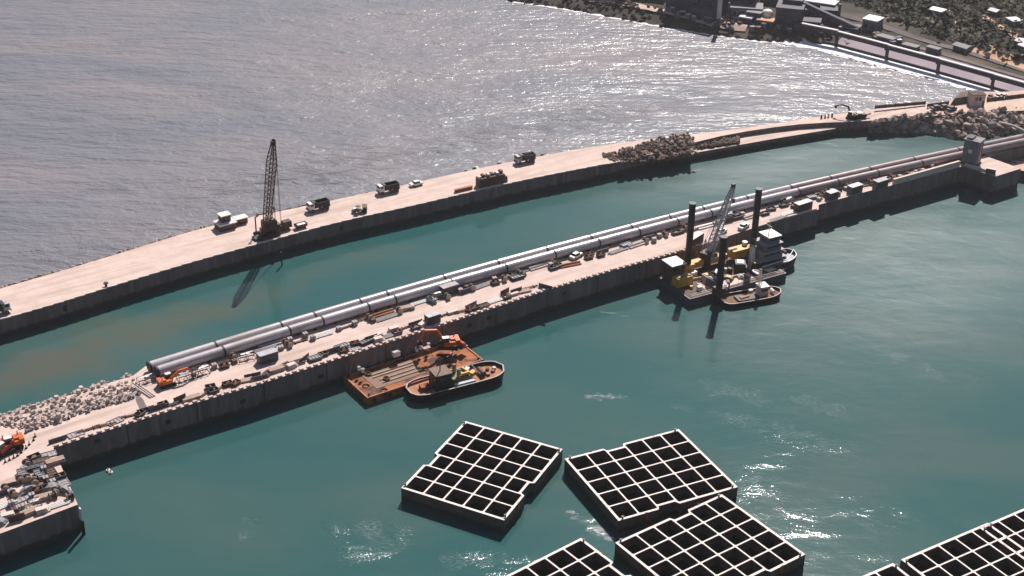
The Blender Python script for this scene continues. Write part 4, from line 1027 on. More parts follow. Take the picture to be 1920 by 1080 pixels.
for k, (px, py, c, lb) in enumerate(((1755, 205, 'black_steel', 'dark car parked on the sandy track left of two others'), (1770, 204, 'brown_steel', 'brownish car in the middle of the sandy track trio'), (1784, 207, 'black_steel', 'dark car nearest the mound on the sandy track'),
                                     (1872, 183, 'white', 'white van left of its twin behind the cream house'), (1882, 183, 'white', 'white van right of its twin behind the cream house'), (1856, 184, 'brown_steel', 'brown car left of the white vans behind the cream house'))):
    o = pickup(at(px, py, 5.36), R(20 + 9 * k), lb, c, group='vehicles at the root of the outer quay')
for k, (px, py, px2, py2, m, lb) in enumerate(((1872, 229, 1922, 246, 'pale_concrete', 'long pale bent pipe crossing the rocks above the twin pipelines'),)):
    a, b = at(px, py, 3.2), at(px2, py2, 3.2); mb = MB(); mb.cyl(a, a.lerp(b, .55) + Vector((0, 0, .5)), .45, 10); mb.cyl(a.lerp(b, .55) + Vector((0, 0, .5)), b, .45, 10); tag(mb.build('drain_pipe', M[m]), lb, 'pipe', kind='thing')
for px, py, px2, py2, lb in ((1850, 190, 1925, 181, 'long brown fence behind the cream house, upper line'), (1640, 204, 1735, 196, 'brown edge wall along the sea side beyond the raised arm excavator'), (1738, 201, 1778, 196, 'short brown edge wall just left of the dark mound')):
    a, b = at(px, py, 5.3), at(px2, py2, 5.3); d = b - a; L = d.length; t = empty('fence', a, math.atan2(d.y, d.x)); tag(t, lb, 'fence', kind='thing')
    MB().box((L / 2, 0, .65), (L, .25, 1.2)).build('panel', M['brown_panel'], t)
    for k in range(6): MB().box((L * (k + .02) / 5.1, -.2, .75), (.25, .25, 1.5)).build('post', M['brown_steel'], t)
for k, (px, py) in enumerate(((1553, 221), (1560, 219), (1547, 222), (1540, 223))):
    p = oq(px, interp(FE, px) + 3.2); t = empty('concrete_post', p, 0); later(t, 'small post on the sea edge', 'left of the raised arm excavator', 'post', 'posts on the sea edge', px)
    MB().box((0, 0, .6), (.6, .6, 1.2), taper=.8).build('shaft', M['brown_panel' if k % 2 else 'pale_concrete'], t); MB().box((0, 0, 1.26), (.75, .75, .12)).build('cap', M['pale_concrete'], t)

# ------------------------------------------------------------------ gate tower
def tower():
    b0 = at(1829, 313.5, ZQ); e1 = (at(1801, 306.5, ZQ) - b0); e2 = (at(1845, 308, ZQ) - b0)
    L1, L2 = e1.length, e2.length; rz = math.atan2(e1.y, e1.x)
    e1.normalize(); e2 = Vector((e1.y, -e1.x, 0)) if Vector((e1.y, -e1.x, 0)).dot(e2) > 0 else Vector((-e1.y, e1.x, 0))
    L1, L2 = max(L1, 5), max(L2, 4.0); H = high(b0, 268.5); print('tower', L1, L2, H)
    c = b0 + e1 * L1 / 2 + e2 * L2 / 2; t = empty('gate_tower', (c.x, c.y, ZQ)); tag(t, 'grey square gate tower standing on the quay platform over the pipelines', 'tower', kind='thing')
    o = lambda a, b, z: e1 * a + e2 * b + Vector((0, 0, z)); rzz = math.atan2(e1.y, e1.x)
    MB().box((0, 0, H / 2), (L1, L2, H), rzz).build('wall', M['tower_grey'], t)
    MB().box((0, 0, H + .15), (L1 + .5, L2 + .5, .3), rzz).build('roof', M['tower_grey'], t)
    MB().box(o(L1 * .22, 0, H + .55), (L1 * .4, L2 * .8, .55), rzz).build('roof_housing', M['tower_dark'], t)
    MB().box(o(0, 0, .25), (L1 + .6, L2 + .6, .5), rzz).build('plinth', M['black_steel'], t)
    MB().box(o(.1, -L2 / 2 - .02, H * .58), (1.3, .1, 1.2), rzz).build('window', M['white'], t)
    for k, s in enumerate((-.28, .05, .33)):
        MB().box(o(-L1 / 2 - .02, s * L2, H * .47), (.12, L2 * .16, H * .8), rzz).build('louvre', M['tower_dark' if k != 1 else 'grey_paint'], t)
tower()
def iq(px, py): return at(px, py, ZQ)
pc = empty('control_cabinet', iq(1857, 325), QA + R(-62)); tag(pc, 'dark boxy cabinet on the near edge of the gate platform', 'cabinet', kind='thing')
MB().box((0, 0, .8), (3.0, 1.2, 1.6)).build('housing', M['tower_dark'], pc); MB().box((0, 0, 1.66), (3.2, 1.4, .12)).build('lid', M['pale_concrete'], pc)

# ------------------------------------------------------------------ vessels
def hull_profile(L, B, bow=.3, stern=.12, n=26, blunt=.35):
    """half outline in plan, from stern (-L/2) to bow (+L/2)"""
    pts = []
    for i in range(n + 1):
        t = i / n; x = -L / 2 + L * t
        if t < stern: k = blunt + (1 - blunt) * math.sqrt(max(0, 1 - ((stern - t) / stern) ** 2))
        elif t > 1 - bow: u = (t - (1 - bow)) / bow; k = math.sqrt(max(0, 1 - u ** 2.3))
        else: k = 1
        pts.append((x, B / 2 * k))
    return pts
def hull_parts(t, L, B, zd, mh, md, rim, sheer=.8, bow=.3, bul=.8, stern=.12):
    pr = hull_profile(L, B, bow, stern); n = len(pr)
    out = [(x, -y) for x, y in pr] + [(x, y) for x, y in pr[::-1]]
    zs = [zd + sheer * max(0, (p[0] / (L / 2) - .2)) ** 2 for p in out]; m_ = len(out)
    V = [(p[0] * .96, p[1] * .8, -1.2) for p in out] + [(p[0], p[1], z + bul) for p, z in zip(out, zs)]
    ins = [(p[0] * .972, p[1] * .93, z + bul) for p, z in zip(out, zs)]; dk = [(p[0] * .972, p[1] * .93, z) for p, z in zip(out, zs)]
    mb = MB(); mb.add(V, [(i, (i + 1) % m_, m_ + (i + 1) % m_, m_ + i) for i in range(m_)]); mb.build('hull', M[mh], t)
    mb = MB(); mb.add([(p[0], p[1], z + bul) for p, z in zip(out, zs)] + ins, [(i, (i + 1) % m_, m_ + (i + 1) % m_, m_ + i) for i in range(m_)])
    mb.build('gunwale', M[rim], t)
    mb = MB(); mb.add(ins + dk, [(i, (i + 1) % m_, m_ + (i + 1) % m_, m_ + i) for i in range(m_)]); mb.build('bulwark', M[mh], t)
    mb = MB(); h = n
    A = dk[:n]; Bk = dk[n:][::-1]
    mb.add(list(A) + list(Bk), [(i, i + 1, n + i + 1, n + i) for i in range(n - 1)]); mb.build('deck', M[md], t)
# rusty flat barge
ZB = 1.9
bl, bf, br_, bb = at(641.6, 707, ZB), at(691, 747, ZB), at(909, 676, ZB), at(856, 637, ZB)
e1 = ((bb - bl) + (br_ - bf)); e1.normalize(); e2 = Vector((-e1.y, e1.x, 0)); LB = ((bb - bl).length + (br_ - bf).length) / 2; WB = abs((bl - bf).dot(e2))
cB = (bl + bf + br_ + bb) / 4; print('barge', LB, WB); byaw = math.atan2(e1.y, e1.x)
t = empty('barge', (cB.x, cB.y, 0), byaw); tag(t, 'rusty flat deck barge moored under the inner quay wall', 'barge', kind='thing')
MB().box((0, 0, .35), (LB, WB, 3.1)).build('hull', M['rust'], t)
for s in (-1, 1): MB().box((0, s * (WB / 2 - .18), ZB + .12), (LB, .36, .24)).build('deck_edge', M['rust_light'], t)
for s in (-1, 1): MB().box((s * (LB / 2 - .18), 0, ZB + .12), (.36, WB - .74, .24)).build('deck_edge', M['rust_light'], t)
MB().box((-LB * .17, .3, ZB + .05), (LB * .42, WB * .62, .1)).build('timber_decking', M['timber_deck'], t)
for y in (-1.9, -.4, 1.4, 2.6): MB().box((-LB * .15, y, ZB + .22), (LB * (.36 if y > 0 else .3), .3, .26)).build('deck_rail', M['timber'], t)
for x, y in ((-LB / 2 + 1, WB / 2 - 1), (-LB / 2 + 1, -WB / 2 + 1), (LB / 2 - 1, WB / 2 - 1), (LB / 2 - 1, -WB / 2 + 1), (0, WB / 2 - .8)):
    b = MB().cyl((x, y, ZB), (x, y, ZB + .7), .22, 10).build('bollard', M['black_steel'], t); MB().cyl((x, y, ZB + .7), (x, y, ZB + .85), .32, 10).build('cap', M['black_steel'], b)
for k in range(8):
    x = -LB / 2 + 2 + k * (LB - 4) / 7; b = MB().cyl((x, -WB / 2 - .16, .9), (x, -WB / 2 + .02, .9), .5, 14).build('tyre_fender', M['rubber'], t)
def onb(x, y, z=ZB): return cB + e1 * x + e2 * y + Vector((0, 0, z))
def cargo(name, loc, rz, label, cat, builder, group=None):
    t = empty(name, loc, rz); tag(t, label, cat, group, 'thing'); builder(t); return t
excavator(onb(LB * .33, WB * .12), byaw + 2.5, 'orange excavator with white roof on the far end of the rusty barge', 'orange', 1.25, (1.0, -1.1), slew=.3)
def winch(t):
    MB().box((0, 0, .15), (2.6, 1.9, .3)).build('base', M['brown_steel'], t); MB().cyl((0, -.7, .95), (0, .7, .95), .6, 16).build('drum', M['orange'], t)
    for s in (-1, 1): MB().box((0, s * .85, .8), (1.2, .14, 1.2), taper=.6).build('cheek', M['orange'], t)
cargo('winch', onb(LB * .42, -WB * .02), byaw + .2, 'orange deck winch right of the excavator on the rusty barge', 'winch', winch)
def genset(t):
    MB().box((0, 0, .7), (1.9, 1.1, 1.2)).build('housing', M['white'], t); MB().box((0, 0, 1.36), (1.7, .9, .12)).build('lid', M['grey_paint'], t); MB().cyl((.6, 0, 1.4), (.6, 0, 1.8), .08, 8).build('exhaust', M['black_steel'], t)
cargo('generator', onb(-LB * .07, WB * .40), byaw, 'white generator box by the quay side edge of the rusty barge', 'generator', genset)
def drum(t):
    MB().cyl((0, 0, 0), (0, 0, .9), .42, 14).build('shell', M['white'], t); MB().cyl((0, 0, .9), (0, 0, .96), .44, 14).build('lid', M['grey_steel'], t)
for k, (x, y) in enumerate(((.10, .34), (.14, .36), (.18, .27), (.21, .38), (-.40, .33), (-.39, .22))):
    o = cargo('fuel_drum', onb(LB * x, WB * y), 0, '', 'drum', drum); later(o, 'white drum', 'on the deck of the rusty barge', 'drum', 'drums on the barge', x)
def coil(t):
    mb = MB()
    for k in range(4):
        r = .9 - k * .06
        for i in range(16):
            a0, a1 = i * PI / 8, (i + 1) * PI / 8; mb.cyl((r * math.cos(a0), r * math.sin(a0), .1 + k * .16), (r * math.cos(a1), r * math.sin(a1), .1 + k * .16), .09, 6)
    mb.build('rope', M['brown_timber'], t)
cargo('rope_coil', onb(-LB * .38, WB * .05), 0, 'brown coil of rope near the bare end of the rusty barge', 'rope coil', coil)
cargo('rope_coil', onb(-LB * .30, -WB * .3), 0, 'brown coil of rope by the near long edge of the rusty barge', 'rope coil', coil)
def pump(t):
    MB().box((0, 0, .12), (2.2, 1.0, .24)).build('skid', M['black_steel'], t); MB().cyl((-.5, 0, .7), (.5, 0, .7), .42, 14).build('casing', M['red'], t); MB().cyl((.4, 0, .7), (1.0, 0, 1.3), .18, 10).build('outlet', M['grey_steel'], t)
cargo('pump', onb(LB * .27, -WB * .22), byaw + .4, 'small red pump on the rusty barge beside the tugboat', 'pump', pump)
def frame(t):
    mb = MB()
    for x in (-1.3, 1.3):
        for y in (-.7, .7): mb.bar((x, y, 0), (x * .7, y * .7, 2.6), .14)
    for z in (.9, 1.8): mb.bar((-1.2, -.6, z), (1.2, -.6, z), .1); mb.bar((-1.2, .6, z), (1.2, .6, z), .1); mb.bar((-1.2, -.6, z), (-1.2, .6, z), .1)
    mb.build('posts', M['brown_steel'], t); MB().box((0, 0, 2.6), (2.0, 1.2, .1)).build('platform', M['timber'], t)
cargo('work_stand', onb(LB * .12, WB * .05), byaw, 'brown open steel work stand in the middle of the rusty barge', 'work stand', frame)
bt_ = bpy.data.objects['barge']
for u_, v_ in ((-LB / 2 + 1, 3.5), (LB / 2 - 1, -2.5), (0, 5.0)):
    MB().bar((u_, WB / 2 - 1 if abs(u_) > 1 else WB / 2 - .8, ZB + .6), (u_ + v_, WB / 2 + 1.4, ZQ + .1), .09).build('mooring_line', M['timber'], bt_)
# tugboat alongside
tc = (at(765, 738, 1.5) + at(944, 692, 1.5)) / 2; tv = at(944, 692, 1.5) - at(765, 738, 1.5); LT = tv.length; tyaw = math.atan2(tv.y, tv.x); print('tug', LT)
t = empty('tugboat', (tc.x, tc.y, 0), tyaw); tag(t, 'black hulled tugboat with pale rim lashed to the rusty barge', 'tugboat', kind='thing')
hull_parts(t, LT, 8.4, 1.6, 'black_steel', 'rust_light', 'tarp', sheer=.5, bow=.22, bul=.9, stern=.2)
w_ = MB().box((-LT * .17, -.2, 3.6), (4.4, 4.4, 4.0), taper=.93).build('wheelhouse', M['black_steel'], t)
MB().box((-LT * .17, -.2, 5.7), (4.5, 4.5, .22)).build('roof', M['brown_steel'], w_)
for s in (-1, 1): MB().box((-LT * .17, -.2 + s * 2.28, 4.7), (3.4, .1, .8)).build('window', M['glass'], w_)
MB().box((-LT * .17 - 2.16, -.2, 4.7), (.1, 3.5, .8)).build('window', M['glass'], w_)
MB().cyl((-LT * .17, 0, 5.8), (-LT * .17, 0, 9.6), .14, 8).bar((-LT * .17 - .9, 0, 9.0), (-LT * .17 + .9, 0, 9.0), .1).build('mast', M['brown_timber'], t)
MB().box((LT * .02, 0, 2.6), (LT * .2, 4.4, 1.8), taper=.9).build('engine_casing', M['green_paint'], t)
for s in (-1, 1):
    f = MB().cyl((LT * .0, s * 1.3, 3.4), (LT * .0, s * 1.3, 5.4), .5, 12).build('funnel', M['yellow'], t); MB().cyl((LT * .0, s * 1.3, 5.4), (LT * .0, s * 1.3, 5.7), .52, 12).build('band', M['black_steel'], f)
for k, (x, y, z, d, m) in enumerate(((.07, -1.2, 4.0, (2.2, .5, .5), 'yellow'), (.1, .5, 3.8, (.5, 2.4, .6), 'yellow'), (.16, -.4, 2.9, (1.6, 1.2, 1.0), 'yellow'), (.14, 1.5, 2.9, (1.2, 1.0, 1.3), 'white'), (.03, -3.2, 2.4, (5.4, .9, .9), 'grey_paint'))):
    MB().box((LT * x, y, z), d, .25 * k if k < 4 else 0).build('deck_gear', M[m], t)
MB().cyl((LT * .26, -1.4, 2.4), (LT * .26, 1.4, 2.4), .75, 16).build('towing_winch', M['brown_steel'], t)
MB().bar((LT * .2, -2.6, 1.8), (LT * .2, -2.6, 3.6), .3).bar((LT * .2, 2.6, 1.8), (LT * .2, 2.6, 3.6), .3).bar((LT * .2, -2.7, 3.6), (LT * .2, 2.7, 3.6), .3).build('towing_arch', M['black_steel'], t)
for k in range(4): MB().box((LT * (.31 + .035 * k), (-1.2, 1.0, -.4, .8)[k], 1.95), (.8, .9, .6), k).build('deck_locker', M[('dark_mesh', 'rust', 'brown_timber', 'pale_concrete')[k]], t)
MB().box((-LT * .33, 0, 2.2), (2.4, 1.8, 1.0)).build('anchor_windlass', M['rust'], t)
for k in range(9):
    a = -LT * .36 + k * LT * .085; MB().cyl((a, -4.45, 1.5), (a, -4.15, 1.5), .55, 14).build('tyre_fender', M['rubber'], t)

# jack-up barge
ZJ = 2.5
jA, jB, jC = at(1288, 512, ZJ), at(1410, 480, ZJ), at(1347, 553, ZJ)
e1 = (jB - jA).normalized(); e2 = Vector((-e1.y, e1.x, 0)); jl = (jB - jA).length; cv_ = (jC - jA).dot(e2); cu = (jC - jA).dot(e1); print('jackup', jl, cv_, cu)
u0, u1 = -8.5, jl + 2.0; v0, v1 = cv_ + 1.6, 2.4; jyaw = math.atan2(e1.y, e1.x)
def onj(u, v, z=0): return jA + e1 * u + e2 * v + Vector((0, 0, z))
jc = onj((u0 + u1) / 2, (v0 + v1) / 2, -ZJ); UL, VL = u1 - u0, v1 - v0
t = empty('jack_up_barge', jc, jyaw); tag(t, 'jack-up work barge on three tall black legs beside the inner quay', 'jack-up barge', kind='thing')
def J(u, v, z): return (u - (u0 + u1) / 2, v - (v0 + v1) / 2, z)
MB().box((0, 0, ZJ - 2.25), (UL, VL, 4.5)).build('hull', M['dark_mesh'], t)
MB().box((0, 0, ZJ + .03), (UL - .8, VL - .8, .08)).build('deck', M['brown_panel'], t)  # pale deck painted brown for the shadows crowding it
for k, (u, v, a_, b_) in enumerate(((.02, -8.6, 3.6, 4.0), (.33, -4.6, 4.6, 4.2), (.36, -10.4, 5.0, 3.2), (.70, -4.4, 3.8, 4.6), (.68, -9.6, 3.6, 3.0), (.95, -8.4, 3.2, 4.2), (.1, -12.0, 5.6, 2.0))):
    MB().box(J(jl * u, v, ZJ + .10), (a_, b_, .06), .04 * k).build('lit_deck_patch', M['cream'], t)  # cream sheets painted in as the sunlit bits of the deck
for k, (b, py) in enumerate(((jA, 382), (jB, 355), (jC, 445))):
    u, v = (b - jA).dot(e1), (b - jA).dot(e2); h = high(Vector((b.x, b.y, ZJ)), py); print('leg', h)
    l_ = MB().cyl(J(u, v, -4), J(u, v, ZJ + h), .95, 18).build('leg', M['black_steel'], t)
    mb = MB()
    for s in (-1, 1): mb.box((J(u, v, 0)[0], J(u, v, 0)[1] + s * .98, ZJ + h / 2), (.35, .22, h - .6))
    mb.build('rack', M['dark_red_steel'], l_); MB().cyl(J(u, v, ZJ + h), J(u, v, ZJ + h + .25), 1.08, 18).build('cap', M['black_steel'], l_)
    if k < 2: MB().box(J(u, v, ZJ + 1.6), (3.0, 3.0, 3.2)).build('jack_house', M['yellow'], t)
    else: MB().box(J(u, v, ZJ + 1.2), (2.6, 2.6, 2.4)).build('jack_house', M['dark_red_steel'], t)
# yellow girder along the quay side, deckhouse at the left end
MB().box(J(jl * .34, .6, ZJ + 2.1), (jl * .52, 2.0, 1.7)).build('girder', M['yellow'], t)
MB().box(J(jl * .78, .2, ZJ + 2.4), (jl * .24, 3.0, 2.6)).build('power_pack', M['yellow'], t)
MB().cyl(J(jl * .62, .2, ZJ + 3.6), J(jl * .74, .2, ZJ + 3.6), .55, 12).build('hydraulic_tank', M['grey_paint'], t)
MB().cyl(J(jl * .9, 1, ZJ + 3.6), J(jl * .9, 1, ZJ + 4.8), .8, 14).build('vent', M['white'], t)
h_ = MB().box(J(-5.6, -1.0, ZJ + 2.6), (4.2, 4.4, 5.2)).build('deckhouse', M['brown_panel'], t)
MB().box(J(-5.6, -1.0, ZJ + 5.4), (5.0, 5.2, .3)).build('roof', M['white'], h_)
MB().box(J(-5.6, -3.25, ZJ + 4.2), (3.2, .12, 1.0)).build('window', M['glass'], h_)
MB().box(J(-5.4, -5.2, ZJ + 1.5), (5.4, 3.0, 2.6), taper=.9).build('winch_house', M['yellow'], t)
MB().box(J(-6.2, -5.4, ZJ + 2.95), (2.8, .8, .25), .5).box(J(-4.4, -5.4, ZJ + 2.95), (2.8, .8, .25), -.4).build('fairlead', M['timber'], t)
for k, (u, v, d, m) in enumerate(((.1, -6.5, (3.0, 2.2, 2.0), 'grey_paint'), (.08, -9.5, (2.8, 2.8, 2.4), 'dark_mesh'), (.28, -5, (3.2, 2.0, 1.2), 'dark_red_steel'), (.34, -9, (2.0, 2.6, 1.0), 'black_steel'), (.2, -12, (4.2, 1.6, 1.0), 'pale_concrete'), (.62, -5.6, (3.4, 3.2, 2.6), 'black_steel'), (.85, -6.5, (2.2, 4.0, 1.6), 'dark_red_steel'), (.5, -9.5, (1.6, 1.6, .8), 'white'), (.7, -10.5, (4.0, 1.4, 1.0), 'black_steel'))):
    o = MB().box(J(jl * u, v, ZJ + d[2] / 2 + .06), d, .2 * k, taper=.92).build('deck_machine', M[m], t)
    MB().box(J(jl * u, v, ZJ + d[2] + .14), (d[0] * .7, d[1] * .6, .25), .2 * k).build('cover', M[('yellow', 'grey_steel', 'white')[k % 3]], o)
mb = MB()
for s in range(9):
    u = u0 + .6 + s * (UL - 1.2) / 8; mb.bar(J(u, v0 + .5, ZJ), J(u, v0 + .5, ZJ + 1.1), .08)
mb.bar(J(u0 + .6, v0 + .5, ZJ + 1.1), J(u1 - .6, v0 + .5, ZJ + 1.1), .08); mb.bar(J(u0 + .6, v0 + .5, ZJ + .6), J(u1 - .6, v0 + .5, ZJ + .6), .06); mb.build('railing', M['white'], t)
rj = random.Random(17)
for k in range(16):
    u, v = rj.uniform(-.2, .98), rj.uniform(-12.2, -2.5); d = (rj.uniform(.7, 2.2), rj.uniform(.6, 1.4), rj.uniform(.5, 1.5))
    MB().box(J(jl * u, v, ZJ + d[2] / 2 + .12), d, rj.uniform(0, 3), taper=.93).build('deck_box', M[rj.choice(['yellow', 'yellow', 'black_steel', 'dark_red_steel', 'white', 'grey_paint', 'brown_steel'])], t)
for k in range(3): MB().cyl(J(-3 + 6 * k, -4.0 - 2.2 * k, ZJ + .5), J(2 + 6 * k, -5.0 - 2 * k, ZJ + .5), .28, 10).build('spud_pipe', M[('yellow', 'rust_light', 'yellow')[k]], t)
# crane on the barge
cb = at(1324, 503, ZJ); t = empty('deck_crane', cb, jyaw); tag(t, 'grey crane with long raised boom standing on the jack-up barge', 'crane', kind='thing')
inv = Matrix.Rotation(-jyaw, 3, 'Z'); hh = high(Vector((cb.x, cb.y, ZJ)), 352); tw = at(1375, 349, ZJ + hh * .93); tp = inv @ (tw - cb)
MB().cyl((0, 0, 0), (0, 0, 3.6), 1.3, 18, 1.1).build('pedestal', M['dark_red_steel'], t); MB().box((-.3, 0, 4.5), (3.6, 2.6, 1.9), .4).build('machine_house', M['dark_red_steel'], t)
c_ = MB().box((1.3, -1.6, 4.6), (1.5, 1.2, 1.7), taper=.9).build('cab', M['grey_paint'], t); MB().box((1.3, -2.2, 4.8), (1.1, .1, .9)).build('window', M['glass'], c_)
ft = Vector((.8, 0, 5.0)); d = tp - ft
MB().lattice(ft, tp, 2.2, 1.0, 1.3, .6, 16, .24).build('boom', M['lattice'], t)
MB().cyl(ft, ft + d * .38, .42, 8, .3).build('boom_core', M['lattice'], t)
MB().box(tp, (1.0, .8, 1.4)).build('boom_head', M['black_steel'], t)
MB().bar(tp + Vector((.6, 0, 0)), tp + Vector((.6, 0, -4.2)), .1).build('hoist_rope', M['black_steel'], t); MB().box(tp + Vector((.6, 0, -4.6)), (.6, .5, 1.2)).build('hook_block', M['black_steel'], t)
mb = MB(); ap = Vector((-1.2, 0, 9.6))
for s in (-.9, .9): mb.bar((-1.4, s, 5.2), ap, .2); mb.bar((.6, s, 5.2), ap, .16)
mb.build('gantry', M['lattice'], t)
for s in (-.3, .3): MB().bar(ap + Vector((0, s, 0)), tp + Vector((0, s, 0)), .1).build('pendant_line', M['grey_steel'], t)
MB().cyl(ft + Vector((2.0, .8, -1.2)), ft + d * .3, .3, 10, .22).build('luffing_cylinder', M['grey_paint'], t)
# small brown boat in front
a, b = at(1352, 566, 1.0), at(1463, 547, 1.0); d = b - a; LW = d.length; c = (a + b) / 2; wy = math.atan2(d.y, d.x); print('workboat', LW)
t = empty('workboat', (c.x, c.y, 0), wy); tag(t, 'small brown decked workboat with pale gunwale in front of the jack-up barge', 'workboat', kind='thing')
hull_parts(t, LW, 6.4, .9, 'black_steel', 'brown_timber', 'pale_concrete', sheer=.8, bow=.3, bul=.7, stern=.16)
MB().box((-LW * .08, -.2, 1.15), (LW * .34, 3.2, .5)).build('cargo_hatch', M['dark_red_steel'], t); MB().box((-LW * .12, -.4, 1.55), (LW * .16, .8, .35), .2).build('hatch_beam', M['rust_light'], t)
w_ = MB().box((LW * .2, .6, 2.3), (2.6, 2.8, 2.8), taper=.92).build('wheelhouse', M['cream'], t); MB().box((LW * .2, .6, 3.8), (2.9, 3.1, .2)).build('roof', M['white'], w_); MB().box((LW * .2, -.78, 2.8), (1.9, .1, .8)).build('window', M['glass'], w_)
MB().lattice((LW * .16, 1.2, 3.8), (LW * .16, 1.2, 8.6), .9, .6, .9, .5, 6, .12).build('mast', M['cream'], t)
MB().cyl((LW * .36, -.9, 1.9), (LW * .36, .9, 1.9), .4, 12).build('windlass', M['white'], t)
MB().box((LW * .05, 2.0, 1.5), (1.2, .9, 1.2)).build('deck_locker', M['white'], t)
for k in range(5): MB().cyl((-LW * .3 + k * LW * .13, -3.42, .8), (-LW * .3 + k * LW * .13, -3.18, .8), .42, 12).build('tyre_fender', M['rubber'], t)
# grey ship between the rig and the quay
a, b = at(1398, 505, 2.0), at(1470, 483, 2.0); d = b - a; LS = 19.0; c = at(1440, 492, 2.0); sy = QA - .1
t = empty('supply_ship', (c.x, c.y, 0), sy); tag(t, 'pale grey ship with stacked bridge decks behind the jack-up barge', 'ship', kind='thing')
hull_parts(t, LS, 8.0, 2.2, 'tower_dark', 'grey_steel', 'grey_paint', sheer=1.2, bow=.34, bul=.9, stern=.12)
z = 2.2
for k, (x, lx, wy_, h) in enumerate(((-1.0, 9.0, 6.4, 2.2), (-.6, 7.4, 5.8, 2.0), (-.2, 5.8, 5.0, 1.9), (.2, 4.0, 4.2, 1.9))):
    o = MB().box((x, .6, z + h / 2), (lx, wy_, h)).build('deck_level', M['plant_grey' if k != 1 else 'tower_grey'], t)
    MB().box((x, .6, z + h + .1), (lx + .7, wy_ + .7, .2)).build('roof', M['white' if k == 3 else 'tarp'], o)
    for s in (-1, 1): MB().box((x, .6 + s * (wy_ / 2 + .01), z + h * .6), (lx * .8, .08, .7)).build('window', M['glass'], o)
    z += h + .2
MB().cyl((-.4, .6, z), (-.4, .6, z + 4.2), .16, 8, .08).bar((-.4, -.6, z + 2.6), (-.4, 1.8, z + 2.6), .12).build('mast', M['white'], t)
MB().cyl((-5.0, 1.0, 3), (-5.0, 1.0, 8.0), .8, 14, .7).build('funnel', M['grey_paint'], t)
MB().lattice((-7.4, -1.5, 2.6), (-7.4, -1.5, 9.0), 1.2, .8, 1.2, .8, 6, .14).build('crane_post', M['white'], t)
MB().bar((4.2, -3.4, 3.6), (8.6, -.6, 4.6), .3).bar((4.2, -3.4, 3.6), (-5.0, -3.7, 3.4), .3).build('rail', M['white'], t)
MB().cyl((6.4, 0, 3.6), (6.4, 1.6, 3.6), .5, 12).build('anchor_winch', M['tower_dark'], t)
for k in range(4): MB().cyl((2.5 + k * 1.3, -4.15 + .1 * k * k, 2.2), (2.5 + k * 1.3, -3.85 + .1 * k * k, 2.2), .5, 12).build('tyre_fender', M['rubber'], t)
# ------------------------------------------------------------------ inner quay: armour units at the root
def tetra(sc=1.0):
    mb = MB()
    for d in (Vector((0, 0, 1)), Vector((.943, 0, -.333)), Vector((-.471, .816, -.333)), Vector((-.471, -.816, -.333))):
        mb.cyl(d * -.15, d * 1.25 * sc, .62 * sc, 8, .40 * sc)
    return mb
def accro(sc=1.0):
    """blocky armour unit: a slab nose, a cross nose and an upright fin"""
    mb = MB(); mb.box((0, 0, .35), (2.3, .85, .7), taper=.8); mb.box((0, 0, .62), (.85, 2.1, .62), taper=.82); mb.box((.25, 0, 1.25), (.6, .75, 1.0), taper=.75)
    return mb
AP = [tetra().build('concrete_armour_unit', M['armour']), accro().build('concrete_armour_unit', M['armour'])]
rnd = random.Random(44); used = [False, False]; cnt = 0
bk = lambda x: interp([(-40, 793), (0, 782), (250, 706)], x)
fr = lambda x: interp([(-40, 845), (0, 818), (60, 808), (93, 797), (150, 778), (242, 752), (262, 742)], x)
for row in range(8):
    t = (row + .35) / 8; x = -30 + rnd.uniform(0, 8)
    while x < 250 + row * 1.5:
        y = bk(x) + (fr(x) - bk(x)) * t + rnd.uniform(-2, 2)
        if not (x < 44 and y > 806):
            k = 0 if rnd.random() < .15 else 1; z = ZQ - (1 - t) * 1.2
            p = at(x, y, z)
            o = AP[k]
            if used[k]: o = o.copy(); COL.objects.link(o)
            used[k] = True
            o.location = (p.x, p.y, z + (.75 if k == 0 else .0)); s_ = rnd.choice([.75, .95, 1.2]) * rnd.uniform(.9, 1.12); o.scale = (s_ * 1.05, s_ * 1.05, s_ * (.75 if k else .85))
            o.rotation_euler = (rnd.uniform(-.3, .3), rnd.uniform(-.3, .3), rnd.uniform(0, 6.3))
            tag(o, 'pale four legged armour unit in the jumbled rows behind the quay road' if k == 0 else 'pale finned armour block in the jumbled rows behind the quay road', 'armour unit', 'armour units behind the quay road', 'thing'); cnt += 1
        x += rnd.uniform(10.5, 15.5)
print('armour', cnt)
mb = MB()                                                            # rock slope from the units down to the channel
for k in range(420):
    x = rnd.uniform(-60, 262); a = at(x, bk(x) + 3, 5.8); q = rnd.random()
    p = a + Vector((-.57, .82, 0)) * q * 6.5; p.z = 5.6 - q * 6.0; mb.blob(p, rnd.uniform(.5, 1.0), rnd.random() * 99, 1, .45)
struct(mb.build('riprap', M['rock_pale']), 'stuff')

